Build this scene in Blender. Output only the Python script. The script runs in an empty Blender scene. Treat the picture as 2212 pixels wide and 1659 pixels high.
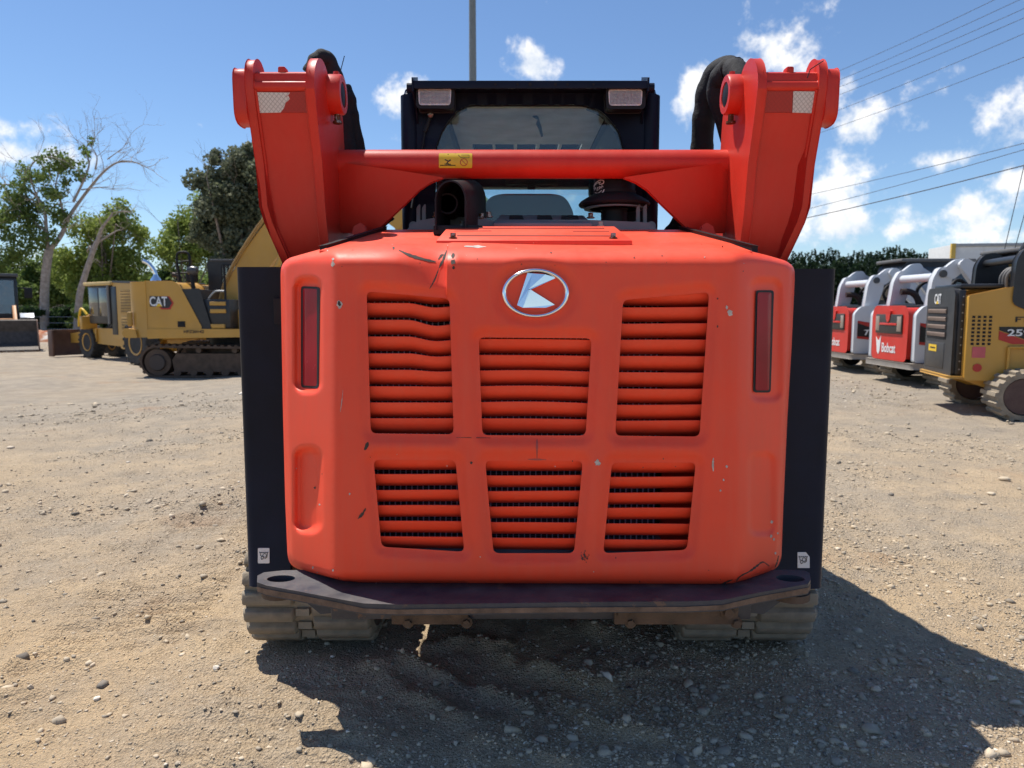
import bpy, bmesh, math, random
import numpy as np
from mathutils import Vector, Matrix
from mathutils.geometry import delaunay_2d_cdt

random.seed(7)
RNG = np.random.default_rng(11)
R = math.radians
S = bpy.context.scene
COL = S.collection

# ------------------------------------------------------------------ camera, sky, sun, exposure
F, CX, CY = 1593.0, 1106.0, 829.5            # photo measured on a 2212 px wide frame
H, PITCH = 1.2, R(5.95)
cd = bpy.data.cameras.new('camera'); cam = bpy.data.objects.new('camera', cd); COL.objects.link(cam)
cd.sensor_width = 36; cd.lens = 36 * F / 2212
cam.location = (0, 0, H); cam.rotation_euler = (R(90) - PITCH, 0, 0)
cd.clip_start = .05; cd.clip_end = 4000
cd.dof.use_dof = True; cd.dof.focus_distance = 2.25; cd.dof.aperture_fstop = 6.0
S.camera = cam
S.render.resolution_x, S.render.resolution_y = 1024, 768
vs = S.view_settings
vs.view_transform = 'Standard'; vs.look = 'None'; vs.gamma = 1; vs.use_curve_mapping = False
vs.exposure = 1.0
cy = S.cycles
cy.max_bounces = 6; cy.diffuse_bounces = 3; cy.glossy_bounces = 3; cy.transmission_bounces = 4; cy.transparent_max_bounces = 8
cy.use_adaptive_sampling = True; cy.adaptive_threshold = .015

SUNV = Vector((-.36, .25, 1)).normalized()   # towards the sun
ELEV = math.asin(SUNV.z)
sl = bpy.data.lights.new('sun', 'SUN'); sun = bpy.data.objects.new('sun', sl); COL.objects.link(sun)
sl.energy = 3.0; sl.angle = R(.53); sl.color = (1, .95, .87)
sun.rotation_euler = SUNV.to_track_quat('Z', 'Y').to_euler(); sun.location = (-8, 4, 24)

def ray(u, v):
    x, y = (u - CX) / F, (v - CY) / F
    return Vector((x, math.cos(PITCH) - y * math.sin(PITCH), -(math.sin(PITCH) + y * math.cos(PITCH))))
def P(u, v, Y):
    r = ray(u, v); t = Y / r.y
    return Vector((r.x * t, Y, H + r.z * t))
def PZ(u, v, z):
    r = ray(u, v); t = (z - H) / r.z
    return Vector((r.x * t, r.y * t, z))
def PX(u, v, X):
    r = ray(u, v); t = X / r.x
    return Vector((X, r.y * t, H + r.z * t))

W = bpy.data.worlds.new('World'); S.world = W; W.use_nodes = True
def build_world():
    nt = W.node_tree; n = nt.nodes; L = nt.links; n.clear()
    out = n.new('ShaderNodeOutputWorld'); bg = n.new('ShaderNodeBackground')
    sky = n.new('ShaderNodeTexSky'); sky.sky_type = 'NISHITA'; sky.sun_disc = False
    sky.sun_elevation = ELEV; sky.sun_rotation = math.atan2(SUNV.x, SUNV.y)
    sky.air_density = 1.0; sky.dust_density = .05; sky.ozone_density = 3.5; sky.altitude = 100
    tc = n.new('ShaderNodeTexCoord')
    def m(op, a, b=None, c=None, clamp=False):
        k = n.new('ShaderNodeMath'); k.operation = op; k.use_clamp = clamp
        for i, q in enumerate((a, b, c)):
            if q is None: continue
            if isinstance(q, (int, float)): k.inputs[i].default_value = q
            else: L.new(q, k.inputs[i])
        return k.outputs[0]
    def noise(vec, sc, det, rough=.55):
        k = n.new('ShaderNodeTexNoise'); k.inputs['Scale'].default_value = sc
        k.inputs['Detail'].default_value = det; k.inputs['Roughness'].default_value = rough
        L.new(vec, k.inputs['Vector']); return k.outputs['Fac']
    d = tc.outputs['Generated']
    # cumulus: a patch of air per cloud, its edge broken by fractal noise
    blobs = [(1672, 100, 78, 58, 1), (1615, 140, 62, 40, .9), (1530, 195, 45, 62, .85), (1145, 148, 44, 34, .85), (905, 205, 58, 30, .8),
             (1868, 268, 46, 50, .85), (1800, 380, 62, 74, .85), (1815, 190, 60, 26, .55), (2068, 462, 78, 34, .8), (1790, 490, 110, 30, .62),
             (1936, 495, 34, 22, .7), (2100, 510, 110, 22, .45), (2020, 350, 52, 15, .6), (2150, 225, 34, 30, .5), (2196, 385, 42, 22, .85),
             (40, 332, 74, 20, .9), (60, 590, 180, 30, .5), (430, 270, 14, 10, .4), (2400, 430, 100, 50, .8), (2500, 200, 140, 80, .9),
             (-220, 240, 130, 50, .9), (1200, 430, 170, 26, .45), (1330, 330, 60, 30, .5)]
    mx = None
    for (u, v, ru, rv, st) in blobs:
        c = ray(u, v).normalized()
        sx = F / ru * .96; sz = F / rv * .96
        a = n.new('ShaderNodeVectorMath'); a.operation = 'SUBTRACT'; L.new(d, a.inputs[0]); a.inputs[1].default_value = c
        b = n.new('ShaderNodeVectorMath'); b.operation = 'MULTIPLY'; L.new(a.outputs[0], b.inputs[0])
        b.inputs[1].default_value = (sx, sx * .5, sz)
        e = n.new('ShaderNodeVectorMath'); e.operation = 'LENGTH'; L.new(b.outputs[0], e.inputs[0])
        q = m('MULTIPLY', m('SUBTRACT', 1.72, e.outputs['Value']), st * .5)
        q = m('MAXIMUM', q, -.6)
        mx = q if mx is None else m('MAXIMUM', mx, q)
    n1 = noise(d, 17, 6, .6)
    n0 = noise(d, 4.2, 4, .5)
    far = m('SUBTRACT', m('MULTIPLY', n0, 2.4), 1.62)         # scattered cloud of the rest of the sky, thickened to whiten the fill light
    mx = m('MAXIMUM', mx, far)
    dens = m('ADD', mx, m('MULTIPLY', m('SUBTRACT', n1, .5), 2.3))
    mr = n.new('ShaderNodeMapRange'); mr.interpolation_type = 'SMOOTHSTEP'
    mr.inputs['From Min'].default_value = .22; mr.inputs['From Max'].default_value = .72
    mr.inputs['To Max'].default_value = .93
    L.new(dens, mr.inputs['Value'])
    # cloud bodies: bright tops, greyer bases (the same noise read a little higher up)
    off = n.new('ShaderNodeVectorMath'); off.operation = 'ADD'; L.new(d, off.inputs[0]); off.inputs[1].default_value = (-.010, 0, .022)
    n2 = noise(off.outputs[0], 17, 4, .55)
    sh = n.new('ShaderNodeMapRange'); sh.inputs['From Min'].default_value = -.16; sh.inputs['From Max'].default_value = .14
    L.new(m('SUBTRACT', n1, n2), sh.inputs['Value'])
    cr = n.new('ShaderNodeMix'); cr.data_type = 'RGBA'; L.new(sh.outputs[0], cr.inputs['Factor'])
    cr.inputs[6].default_value = (6.0, 6.6, 7.4, 1); cr.inputs[7].default_value = (9.6, 9.4, 9.2, 1)
    mix = n.new('ShaderNodeMix'); mix.data_type = 'RGBA'; L.new(mr.outputs[0], mix.inputs['Factor'])
    wb = n.new('ShaderNodeMix'); wb.data_type = 'RGBA'; wb.blend_type = 'MULTIPLY'; wb.inputs[0].default_value = 1; wb.inputs[7].default_value = (.90, .98, 1.08, 1)
    L.new(sky.outputs[0], wb.inputs[6])
    L.new(wb.outputs[2], mix.inputs[6]); L.new(cr.outputs[2], mix.inputs[7])
    L.new(mix.outputs[2], bg.inputs[0]); bg.inputs[1].default_value = .064
    L.new(bg.outputs[0], out.inputs[0])
build_world()

# ------------------------------------------------------------------ materials
def newmat(name):
    m = bpy.data.materials.new(name); m.use_nodes = True
    nt = m.node_tree; b = nt.nodes['Principled BSDF']
    return m, nt, b
def _noise(nt, scale, det=4, rough=.55, coord='Object', sc3=None):
    tc = nt.nodes.new('ShaderNodeTexCoord'); t = nt.nodes.new('ShaderNodeTexNoise')
    src = tc.outputs[coord]
    if sc3:
        mp = nt.nodes.new('ShaderNodeMapping'); mp.inputs['Scale'].default_value = sc3
        nt.links.new(src, mp.inputs[0]); src = mp.outputs[0]
    nt.links.new(src, t.inputs['Vector'])
    t.inputs['Scale'].default_value = scale; t.inputs['Detail'].default_value = det; t.inputs['Roughness'].default_value = rough
    return t.outputs['Fac']
def _ramp(nt, fac, a, b):
    r = nt.nodes.new('ShaderNodeMapRange'); r.inputs['From Min'].default_value = a; r.inputs['From Max'].default_value = b
    nt.links.new(fac, r.inputs['Value']); return r.outputs[0]
def _mix(nt, fac, a, b):
    k = nt.nodes.new('ShaderNodeMix'); k.data_type = 'RGBA'
    if isinstance(fac, float): k.inputs[0].default_value = fac
    else: nt.links.new(fac, k.inputs[0])
    for i, q in ((6, a), (7, b)):
        if isinstance(q, tuple): k.inputs[i].default_value = (*q, 1) if len(q) == 3 else q
        else: nt.links.new(q, k.inputs[i])
    return k.outputs[2]
def _math(nt, op, a, b=None):
    k = nt.nodes.new('ShaderNodeMath'); k.operation = op; k.use_clamp = False
    for i, q in enumerate((a, b)):
        if q is None: continue
        if isinstance(q, (int, float)): k.inputs[i].default_value = q
        else: nt.links.new(q, k.inputs[i])
    return k.outputs[0]
MATS = {}
def mat(name, col, rough=.5, metal=0., var=.12, nscale=6., bump=.0, bscale=60., dust=0., dcol=(.30, .25, .18), wear=0., wcol=(.10, .06, .04), wscale=14., spec=.5, coat=0., film=0.):
    if name in MATS: return MATS[name]
    m, nt, b = newmat(name)
    L = nt.links
    c = tuple(col)
    lo = tuple(x * (1 - var) for x in c); hi = tuple(min(1, x * (1 + var)) for x in c)
    f = _ramp(nt, _noise(nt, nscale, 5), .3, .7)
    cc = _mix(nt, f, lo, hi)
    rg = _math(nt, 'ADD', _math(nt, 'MULTIPLY', _noise(nt, nscale * 4, 6, .65), .22), rough - .11)
    if wear > 0:
        wn = _ramp(nt, _noise(nt, wscale, 9, .72), 1 - .36 - wear * .3, 1 - .33 - wear * .3)
        cc = _mix(nt, wn, cc, wcol)
        rg = _math(nt, 'ADD', rg, _math(nt, 'MULTIPLY', wn, .25))
    if dust > 0:
        g = nt.nodes.new('ShaderNodeNewGeometry'); sp = nt.nodes.new('ShaderNodeSeparateXYZ'); L.new(g.outputs['Normal'], sp.inputs[0])
        up = _ramp(nt, sp.outputs[2], -.4, 1.0)
        dn = _ramp(nt, _noise(nt, nscale * 1.7, 8, .68), .32, .72)
        df = _math(nt, 'MULTIPLY', _math(nt, 'MULTIPLY', dn, _math(nt, 'ADD', _math(nt, 'MULTIPLY', up, .75), .25)), dust)
        cc = _mix(nt, df, cc, dcol)
        rg = _math(nt, 'ADD', rg, _math(nt, 'MULTIPLY', df, .4))
    if film > 0:
        f1 = _ramp(nt, _noise(nt, 2.6, 8, .7), .38, .75); f2 = _ramp(nt, _noise(nt, 5, 6, .7, sc3=(9, 9, .5)), .45, .75)
        ff = _math(nt, 'MULTIPLY', _math(nt, 'ADD', f1, f2), film)
        cc = _mix(nt, ff, cc, (.62, .22, .14)); rg = _math(nt, 'ADD', rg, _math(nt, 'MULTIPLY', ff, .8))
    L.new(cc, b.inputs['Base Color']); L.new(rg, b.inputs['Roughness'])
    b.inputs['Metallic'].default_value = metal; b.inputs['Specular IOR Level'].default_value = spec
    b.inputs['Coat Weight'].default_value = coat; b.inputs['Coat Roughness'].default_value = .25
    if bump > 0:
        bp = nt.nodes.new('ShaderNodeBump'); bp.inputs['Strength'].default_value = bump; bp.inputs['Distance'].default_value = .01
        L.new(_noise(nt, bscale, 6, .6), bp.inputs['Height']); L.new(bp.outputs[0], b.inputs['Normal'])
    MATS[name] = m; return m
def glass(name, tint, refl=.10, alpha=.55, rough=.02):
    if name in MATS: return MATS[name]
    m, nt, b = newmat(name)
    nt.nodes.remove(b); o = nt.nodes['Material Output']
    t = nt.nodes.new('ShaderNodeBsdfTransparent'); t.inputs[0].default_value = (*tint, 1)
    g = nt.nodes.new('ShaderNodeBsdfGlossy'); g.inputs['Roughness'].default_value = rough
    fr = nt.nodes.new('ShaderNodeFresnel'); fr.inputs[0].default_value = 1.45
    dn = nt.nodes.new('ShaderNodeBsdfDiffuse'); dn.inputs[0].default_value = (.35, .34, .31, 1)
    mx = nt.nodes.new('ShaderNodeMixShader'); nt.links.new(_math(nt, 'ADD', _math(nt, 'MULTIPLY', fr.outputs[0], .8), refl * .3), mx.inputs[0])
    nt.links.new(t.outputs[0], mx.inputs[1]); nt.links.new(g.outputs[0], mx.inputs[2])
    m2 = nt.nodes.new('ShaderNodeMixShader')
    nt.links.new(_math(nt, 'MULTIPLY', _ramp(nt, _noise(nt, 5, 8, .7), .35, .8), 1 - alpha), m2.inputs[0])   # dust film
    nt.links.new(mx.outputs[0], m2.inputs[1]); nt.links.new(dn.outputs[0], m2.inputs[2])
    nt.links.new(m2.outputs[0], o.inputs[0])
    MATS[name] = m; return m

ORANGE = mat('orange_paint', (.93, .068, .024), .45, var=.08, nscale=2.5, dust=.10, dcol=(.6, .30, .20), film=.10, spec=.35, bump=.02, bscale=220)
ORANGE2 = mat('orange_arm_paint', (.58, .026, .012), .42, var=.08, nscale=4, dust=.08, dcol=(.5, .25, .17), film=.05, spec=.35, bump=.03, bscale=160)
NAVY = mat('navy_black_paint', (.008, .011, .025), .42, var=.35, nscale=4, dust=.05, dcol=(.08, .08, .08), bump=.04, bscale=120, spec=.16)
BLACK = mat('black_plastic', (.011, .011, .013), .55, var=.3, dust=.10, dcol=(.12, .11, .10), spec=.25)
DEEP = mat('dark_interior', (.008, .008, .01), .8)
RUBBER = mat('dusty_rubber', (.24, .20, .15), .85, var=.3, nscale=9, dust=.85, dcol=(.38, .31, .22), bump=.35, bscale=70)
GREYP = mat('grey_blue_plastic', (.15, .165, .18), .5, var=.15, dust=.4, dcol=(.25, .24, .22))
STEEL = mat('worn_steel', (.32, .29, .26), .45, .85, var=.25, wear=.5, wcol=(.16, .08, .04))
CHROME = mat('chrome', (.86, .87, .89), .14, 1., var=.04)
BUMP = mat('scuffed_bumper_paint', (.022, .026, .040), .5, var=.3, dust=.45, dcol=(.22, .19, .16), wear=.12, wcol=(.13, .075, .05), wscale=9, bump=.15, bscale=50)
RUST = mat('rusty_steel', (.10, .062, .042), .75, .2, var=.4, nscale=14, dust=.5, dcol=(.2, .16, .12), bump=.3, bscale=60)
CHIP = mat('bare_chip', (.055, .040, .030), .8, var=.4, nscale=60)
PALECHIP = mat('pale_chip', (.50, .42, .36), .8, var=.3, nscale=60)
YSTK = mat('yellow_sticker', (.78, .50, .02), .4, var=.05)
BLK = mat('black_print', (.01, .01, .01), .5)
REDP = mat('red_print', (.45, .03, .02), .5)
WHITE = mat('white_print', (.75, .75, .74), .45, var=.04)
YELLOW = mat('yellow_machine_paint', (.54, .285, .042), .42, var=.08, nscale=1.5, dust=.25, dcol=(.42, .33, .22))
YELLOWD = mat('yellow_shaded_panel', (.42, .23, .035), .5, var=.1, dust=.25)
BLADE = mat('blade_steel', (.11, .058, .042), .62, .3, var=.35, nscale=2.2, dust=.4, dcol=(.28, .2, .15), bump=.2, bscale=12)
STEELTRK = mat('track_steel', (.075, .050, .036), .62, .4, var=.4, nscale=5, dust=.55, dcol=(.24, .17, .12), bump=.3, bscale=20)
TYRE = mat('tyre_rubber', (.022, .022, .023), .8, var=.3, dust=.35, dcol=(.2, .18, .15))
WHITEP = mat('white_machine_paint', (.62, .64, .66), .35, var=.05, nscale=2, dust=.2, dcol=(.5, .46, .40))
BRED = mat('red_tailgate_paint', (.60, .032, .022), .36, var=.06, dust=.1)
CABBLK = mat('cab_black', (.014, .015, .018), .4, var=.2, dust=.15, dcol=(.2, .19, .17))
LENS = mat('lamp_lens', (.62, .56, .52), .18, .25, var=.12, nscale=40, bump=.5, bscale=90)
REDLENS = mat('red_lens', (.30, .008, .016), .24, var=.25, nscale=5, spec=.10)
GREY = mat('galvanised_grey', (.30, .31, .32), .5, .5, var=.1)
GLASS = glass('tinted_cab_glass', (.88, .94, .93), .10, .93)
GLASSD = glass('dark_cab_glass', (.82, .87, .87), .15, .9)

# ------------------------------------------------------------------ mesh helpers
class Thing:
    def __init__(s, name, label, cat, loc, rot=0., group=None):
        o = bpy.data.objects.new(name, None); COL.objects.link(o); o.empty_display_size = .2
        o.location = loc; o.rotation_euler = (0, 0, rot)
        o['label'] = label; o['category'] = cat
        if group: o['group'] = group
        s.o = o
        s.inv = (Matrix.Translation(loc) @ Matrix.Rotation(rot, 4, 'Z')).inverted()
def attach(o, parent, world):
    if parent is None: return
    if isinstance(parent, Thing):
        o.parent = parent.o
        if world: o.matrix_parent_inverse = parent.inv
    else: o.parent = parent
WORLD = False        # True: vertices are given in world space under a Thing at a location
def obj(name, verts, faces, m, parent=None, smooth=30, bev=0., seg=2, fix=True):
    me = bpy.data.meshes.new(name)
    me.from_pydata([tuple(v) for v in verts], [], faces)
    if fix or bev:
        bm = bmesh.new(); bm.from_mesh(me)
        if bev:
            es = [e for e in bm.edges if len(e.link_faces) == 2 and e.calc_face_angle(0) > R(28)]
            bmesh.ops.bevel(bm, geom=es, offset=bev, segments=seg, profile=.5, affect='EDGES', clamp_overlap=True)
        bmesh.ops.recalc_face_normals(bm, faces=bm.faces[:])
        bm.to_mesh(me); bm.free()
    if smooth:
        me.shade_smooth(); me.set_sharp_from_angle(angle=R(smooth))
    me.materials.append(m)
    o = bpy.data.objects.new(name, me); COL.objects.link(o)
    attach(o, parent, WORLD)
    return o
def tag(o, label=None, cat=None, group=None, kind=None):
    if label: o['label'] = label
    if cat: o['category'] = cat
    if group: o['group'] = group
    if kind: o['kind'] = kind
    return o
BOXF = [(0, 1, 3, 2), (4, 6, 7, 5), (0, 4, 5, 1), (2, 3, 7, 6), (0, 2, 6, 4), (1, 5, 7, 3)]
def boxv(x0, x1, y0, y1, z0, z1): return [(x, y, z) for x in (x0, x1) for y in (y0, y1) for z in (z0, z1)]
def box(name, x0, x1, y0, y1, z0, z1, m, parent=None, bev=0., seg=2):
    return obj(name, boxv(x0, x1, y0, y1, z0, z1), BOXF, m, parent, bev=bev, seg=seg)
def joinboxes(name, boxes, m, parent=None):
    V, Fc = [], []
    for b in boxes:
        k = len(V); V += boxv(*b); Fc += [tuple(i + k for i in f) for f in BOXF]
    return obj(name, V, Fc, m, parent)
def prism(name, poly, axis, a, b, m, parent=None, bev=0., seg=2, smooth=30):
    """poly: 2-D points; axis 'x': (y,z), 'y': (x,z), 'z': (x,y); extruded from a to b"""
    def p3(p, t):
        return {'x': (t, p[0], p[1]), 'y': (p[0], t, p[1]), 'z': (p[0], p[1], t)}[axis]
    n = len(poly)
    V = [p3(p, a) for p in poly] + [p3(p, b) for p in poly]
    Fc = [tuple(range(n)), tuple(range(2 * n - 1, n - 1, -1))] + [(i, (i + 1) % n, (i + 1) % n + n, i + n) for i in range(n)]
    return obj(name, V, Fc, m, parent, bev=bev, seg=seg, smooth=smooth)
def plate(name, pts, thick, m, parent=None, bev=0., direction=(0, 1, 0)):
    """a 3-D polygon given thickness along direction"""
    d = Vector(direction) * thick; n = len(pts)
    V = [Vector(p) for p in pts] + [Vector(p) + d for p in pts]
    Fc = [tuple(range(n)), tuple(range(2 * n - 1, n - 1, -1))] + [(i, (i + 1) % n, (i + 1) % n + n, i + n) for i in range(n)]
    return obj(name, V, Fc, m, parent, bev=bev)
def tubegeo(pts, rad, n=10, cap=True):
    pts = [Vector(p) for p in pts]
    if not hasattr(rad, '__len__'): rad = [rad] * len(pts)
    V, Fc = [], []; up = None
    for i, p in enumerate(pts):
        t = (pts[min(i + 1, len(pts) - 1)] - pts[max(i - 1, 0)])
        t = t.normalized() if t.length > 1e-9 else Vector((0, 0, 1))
        if up is None:
            up = t.orthogonal().normalized()
        up = (up - t * up.dot(t)); up = up.normalized() if up.length > 1e-6 else t.orthogonal().normalized()
        w = t.cross(up)
        for k in range(n):
            a = 2 * math.pi * k / n
            V.append(p + (up * math.cos(a) + w * math.sin(a)) * rad[i])
    for i in range(len(pts) - 1):
        for k in range(n):
            Fc.append((i * n + k, i * n + (k + 1) % n, (i + 1) * n + (k + 1) % n, (i + 1) * n + k))
    if cap:
        Fc.append(tuple(range(n))[::-1]); b = (len(pts) - 1) * n; Fc.append(tuple(range(b, b + n)))
    return V, Fc
def tube(name, pts, rad, m, parent=None, n=12, cap=True):
    V, Fc = tubegeo(pts, rad, n, cap)
    return obj(name, V, Fc, m, parent, smooth=50)
def smoothpath(pts, k=6):
    pts = [Vector(p) for p in pts]; out = []
    for i in range(len(pts) - 1):
        p0, p1, p2, p3 = pts[max(i - 1, 0)], pts[i], pts[i + 1], pts[min(i + 2, len(pts) - 1)]
        for j in range(k):
            t = j / k
            out.append(.5 * ((2 * p1) + (p2 - p0) * t + (2 * p0 - 5 * p1 + 4 * p2 - p3) * t * t + (3 * p1 - p0 - 3 * p2 + p3) * t ** 3))
    out.append(pts[-1]); return out
def lathe(name, prof, loc, axis, m, parent=None, n=28, smooth=35):
    """prof: (radius, along-axis) pairs"""
    V, Fc = [], []
    loc = Vector(loc)
    for r, h in prof:
        for k in range(n):
            a = 2 * math.pi * k / n; c, s = r * math.cos(a), r * math.sin(a)
            V.append(loc + Vector({'x': (h, c, s), 'y': (c, h, s), 'z': (c, s, h)}[axis]))
    for i in range(len(prof) - 1):
        for k in range(n): Fc.append((i * n + k, i * n + (k + 1) % n, (i + 1) * n + (k + 1) % n, (i + 1) * n + k))
    Fc.append(tuple(range(n))); b = (len(prof) - 1) * n; Fc.append(tuple(range(b, b + n)))
    return obj(name, V, Fc, m, parent, smooth=smooth)
def rpoly(pts, r, k=5):
    """round the corners of a 2-D polygon"""
    out = []; n = len(pts)
    for i in range(n):
        p = Vector(pts[i]).to_2d() if len(pts[i]) > 2 else Vector(pts[i]); a = Vector(pts[i - 1]); b = Vector(pts[(i + 1) % n])
        da, db = (a - p), (b - p); rr = r[i] if hasattr(r, '__len__') else r
        ra = min(rr, da.length * .48); rb = min(rr, db.length * .48)
        s, e = p + da.normalized() * ra, p + db.normalized() * rb
        for j in range(k + 1):
            t = j / k; out.append(tuple((1 - t) ** 2 * s + 2 * t * (1 - t) * p + t * t * e))
    return out
def text(name, s, O, xd, ud, w, h, m, parent=None, depth=.002, shear=0.):
    """lettering filling a w x h rectangle with its lower left corner at O"""
    cu = bpy.data.curves.new('t', 'FONT'); cu.body = s; cu.shear = shear; cu.offset = .018; cu.resolution_u = 3
    to = bpy.data.objects.new('t', cu); COL.objects.link(to)
    bpy.context.view_layer.update()
    me = bpy.data.meshes.new_from_object(to.evaluated_get(bpy.context.evaluated_depsgraph_get()))
    bpy.data.objects.remove(to)
    xs = [v.co.x for v in me.vertices]; ys = [v.co.y for v in me.vertices]
    x0, x1, y0, y1 = min(xs), max(xs), min(ys), max(ys)
    xd, ud = Vector(xd).normalized(), Vector(ud).normalized(); nd = xd.cross(ud).normalized(); O = Vector(O)
    V = [O + xd * ((v.co.x - x0) / (x1 - x0) * w) + ud * ((v.co.y - y0) / (y1 - y0) * h) for v in me.vertices]
    Fc = [tuple(p.vertices) for p in me.polygons]
    n = len(V); V2 = V + [v + nd * depth for v in V]
    F2 = [tuple(i + n for i in f) for f in Fc]
    cnt = {}
    for f in Fc:
        for i in range(len(f)):
            e = (f[i], f[(i + 1) % len(f)]); cnt[tuple(sorted(e))] = cnt.get(tuple(sorted(e)), 0) + 1
    F2 += [(a, b, b + n, a + n) for (a, b), c in cnt.items() if c == 1]
    return obj(name, V2, F2, m, parent, smooth=0, fix=False)
def sstep(a, b, x):
    t = np.clip((np.asarray(x, float) - a) / (b - a), 0, 1); return t * t * (3 - 2 * t)
def inpoly(pts, poly):
    pts = np.asarray(pts, float); x, y = pts[:, 0], pts[:, 1]; r = np.zeros(len(pts), bool); n = len(poly)
    for i in range(n):
        (x0, y0), (x1, y1) = poly[i][:2], poly[(i + 1) % n][:2]
        if y0 == y1: continue
        c = ((y0 > y) != (y1 > y)) & (x < (x1 - x0) * (y - y0) / (y1 - y0) + x0); r ^= c
    return r
def polydist(pts, poly):
    pts = np.asarray(pts, float); d = np.full(len(pts), 1e9); n = len(poly)
    for i in range(n):
        a = np.array(poly[i][:2], float); b = np.array(poly[(i + 1) % n][:2], float); ab = b - a; L = (ab ** 2).sum()
        if L < 1e-9: continue
        t = np.clip(((pts - a) @ ab) / L, 0, 1); q = a + t[:, None] * ab
        d = np.minimum(d, np.hypot(*(pts - q).T))
    return d
_H = np.random.default_rng(5).random((256, 256))
def vnoise(x, y, s, seed=0):
    x = np.asarray(x) * s + seed * 17.3; y = np.asarray(y) * s + seed * 9.1
    xi, yi = np.floor(x).astype(int), np.floor(y).astype(int); fx, fy = x - xi, y - yi
    fx = fx * fx * (3 - 2 * fx); fy = fy * fy * (3 - 2 * fy)
    g = lambda a, b: _H[a & 255, b & 255]
    return (g(xi, yi) * (1 - fx) + g(xi + 1, yi) * fx) * (1 - fy) + (g(xi, yi + 1) * (1 - fx) + g(xi + 1, yi + 1) * fx) * fy
def fbm(x, y, s, o=4, seed=0):
    r = 0; a = .5
    for i in range(o): r = r + a * vnoise(x, y, s * 2 ** i, seed + i); a *= .5
    return r

# ------------------------------------------------------------------ ground
RIDGES = [  # churned ridges left by turning tracks: (pixel path, height, half width)
    ([(870, 1425), (950, 1462), (1040, 1492), (1130, 1520)], .030, .030), ([(830, 1470), (880, 1500), (960, 1530), (1040, 1600)], .022, .035),
    ([(1050, 1400), (1110, 1440), (1190, 1450), (1300, 1480)], .028, .035), ([(1190, 1500), (1290, 1560), (1420, 1590)], .022, .03),
    ([(930, 1400), (1010, 1380), (1080, 1400)], .035, .04), ([(420, 1390), (470, 1415), (530, 1425)], .014, .03),
    ([(1020, 1540), (1120, 1600), (1230, 1650)], .018, .03), ([(170, 1420), (250, 1440), (320, 1425), (350, 1385)], .012, .03),
    ([(1880, 1200), (2010, 1215), (2212, 1225)], .016, .04), ([(300, 1590), (420, 1560), (500, 1500)], .012, .025)]
RP = [([tuple(PZ(u, v, 0))[:2] for u, v in p], h, w) for p, h, w in RIDGES]
def base_z(x, y):
    x = np.asarray(x, float); y = np.asarray(y, float)
    return -.56 * sstep(4, 17, y) * sstep(-1.2, -8, x)
def gz(x, y):
    x = np.asarray(x, float); y = np.asarray(y, float)
    z = base_z(x, y)
    near = 1 - sstep(6, 22, np.hypot(x, y))
    rel = (fbm(x, y, 2.2, 4, 1) - .47) * .06 + (fbm(x, y, 14, 3, 9) - .44) * .026 * near
    lump = np.maximum(0, fbm(x, y, 5.5, 3, 21) - .52) * .10 * near
    rel = rel + lump
    # cleat marks of an earlier pass on the left and in front
    a = x + .10 * (y - 4) + 1.60
    strip = sstep(-.30, -.22, a) * (1 - sstep(.24, .32, a)) * sstep(1.3, 2., y) * (1 - sstep(8, 12, y))
    ph = (y - .22 * x + .03 * fbm(x, y, 3, 2, 4)) / .105
    rel = rel + strip * (.017 * np.sin(2 * np.pi * ph) * sstep(.3, .6, fbm(x, y, 1.4, 2, 31) + .12) - .006)
    a2 = x + .15 * (y - 1.9) + .68
    s2 = sstep(-.30, -.22, a2) * (1 - sstep(.24, .32, a2)) * sstep(1.1, 1.5, y) * (1 - sstep(2.15, 2.35, y))
    rel = rel + s2 * (.011 * np.sin(2 * np.pi * (y * .99 + .08 * x) / .085) * sstep(.35, .6, fbm(x, y, 1.7, 2, 41) + .1) - .004)
    for p, h, w in RP:
        p2 = np.stack([x.ravel(), y.ravel()], 1); d = np.full(len(p2), 9.)
        for i in range(len(p) - 1):
            A, B = np.array(p[i]), np.array(p[i + 1]); ab = B - A
            t = np.clip(((p2 - A) @ ab) / (ab @ ab), 0, 1); d = np.minimum(d, np.hypot(*(p2 - A - t[:, None] * ab).T))
        d = d.reshape(x.shape)
        rel = rel + h * np.exp(-(d / w) ** 2) * (.35 + 1.3 * vnoise(x, y, 13, 3))
    # firm where the tracks of the parked machine stand
    tr = (sstep(.44, .5, np.abs(x - .08)) * (1 - sstep(1.02, 1.12, np.abs(x - .08)))) * sstep(2.35, 2.55, y) * (1 - sstep(4.3, 4.5, y))
    return z + rel * (1 - tr) + np.minimum(rel, -.004) * tr
def axis_vals(fine0, fine1, st, lo, hi, grow=1.09):
    v = list(np.arange(fine0, fine1, st)); s = st; a = fine0
    left = []
    while a > lo: s *= grow; a -= s; left.append(a)
    s = st; b = v[-1]; right = []
    while b < hi: s *= grow; b += s; right.append(b)
    return np.array(left[::-1] + v + right)
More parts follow.
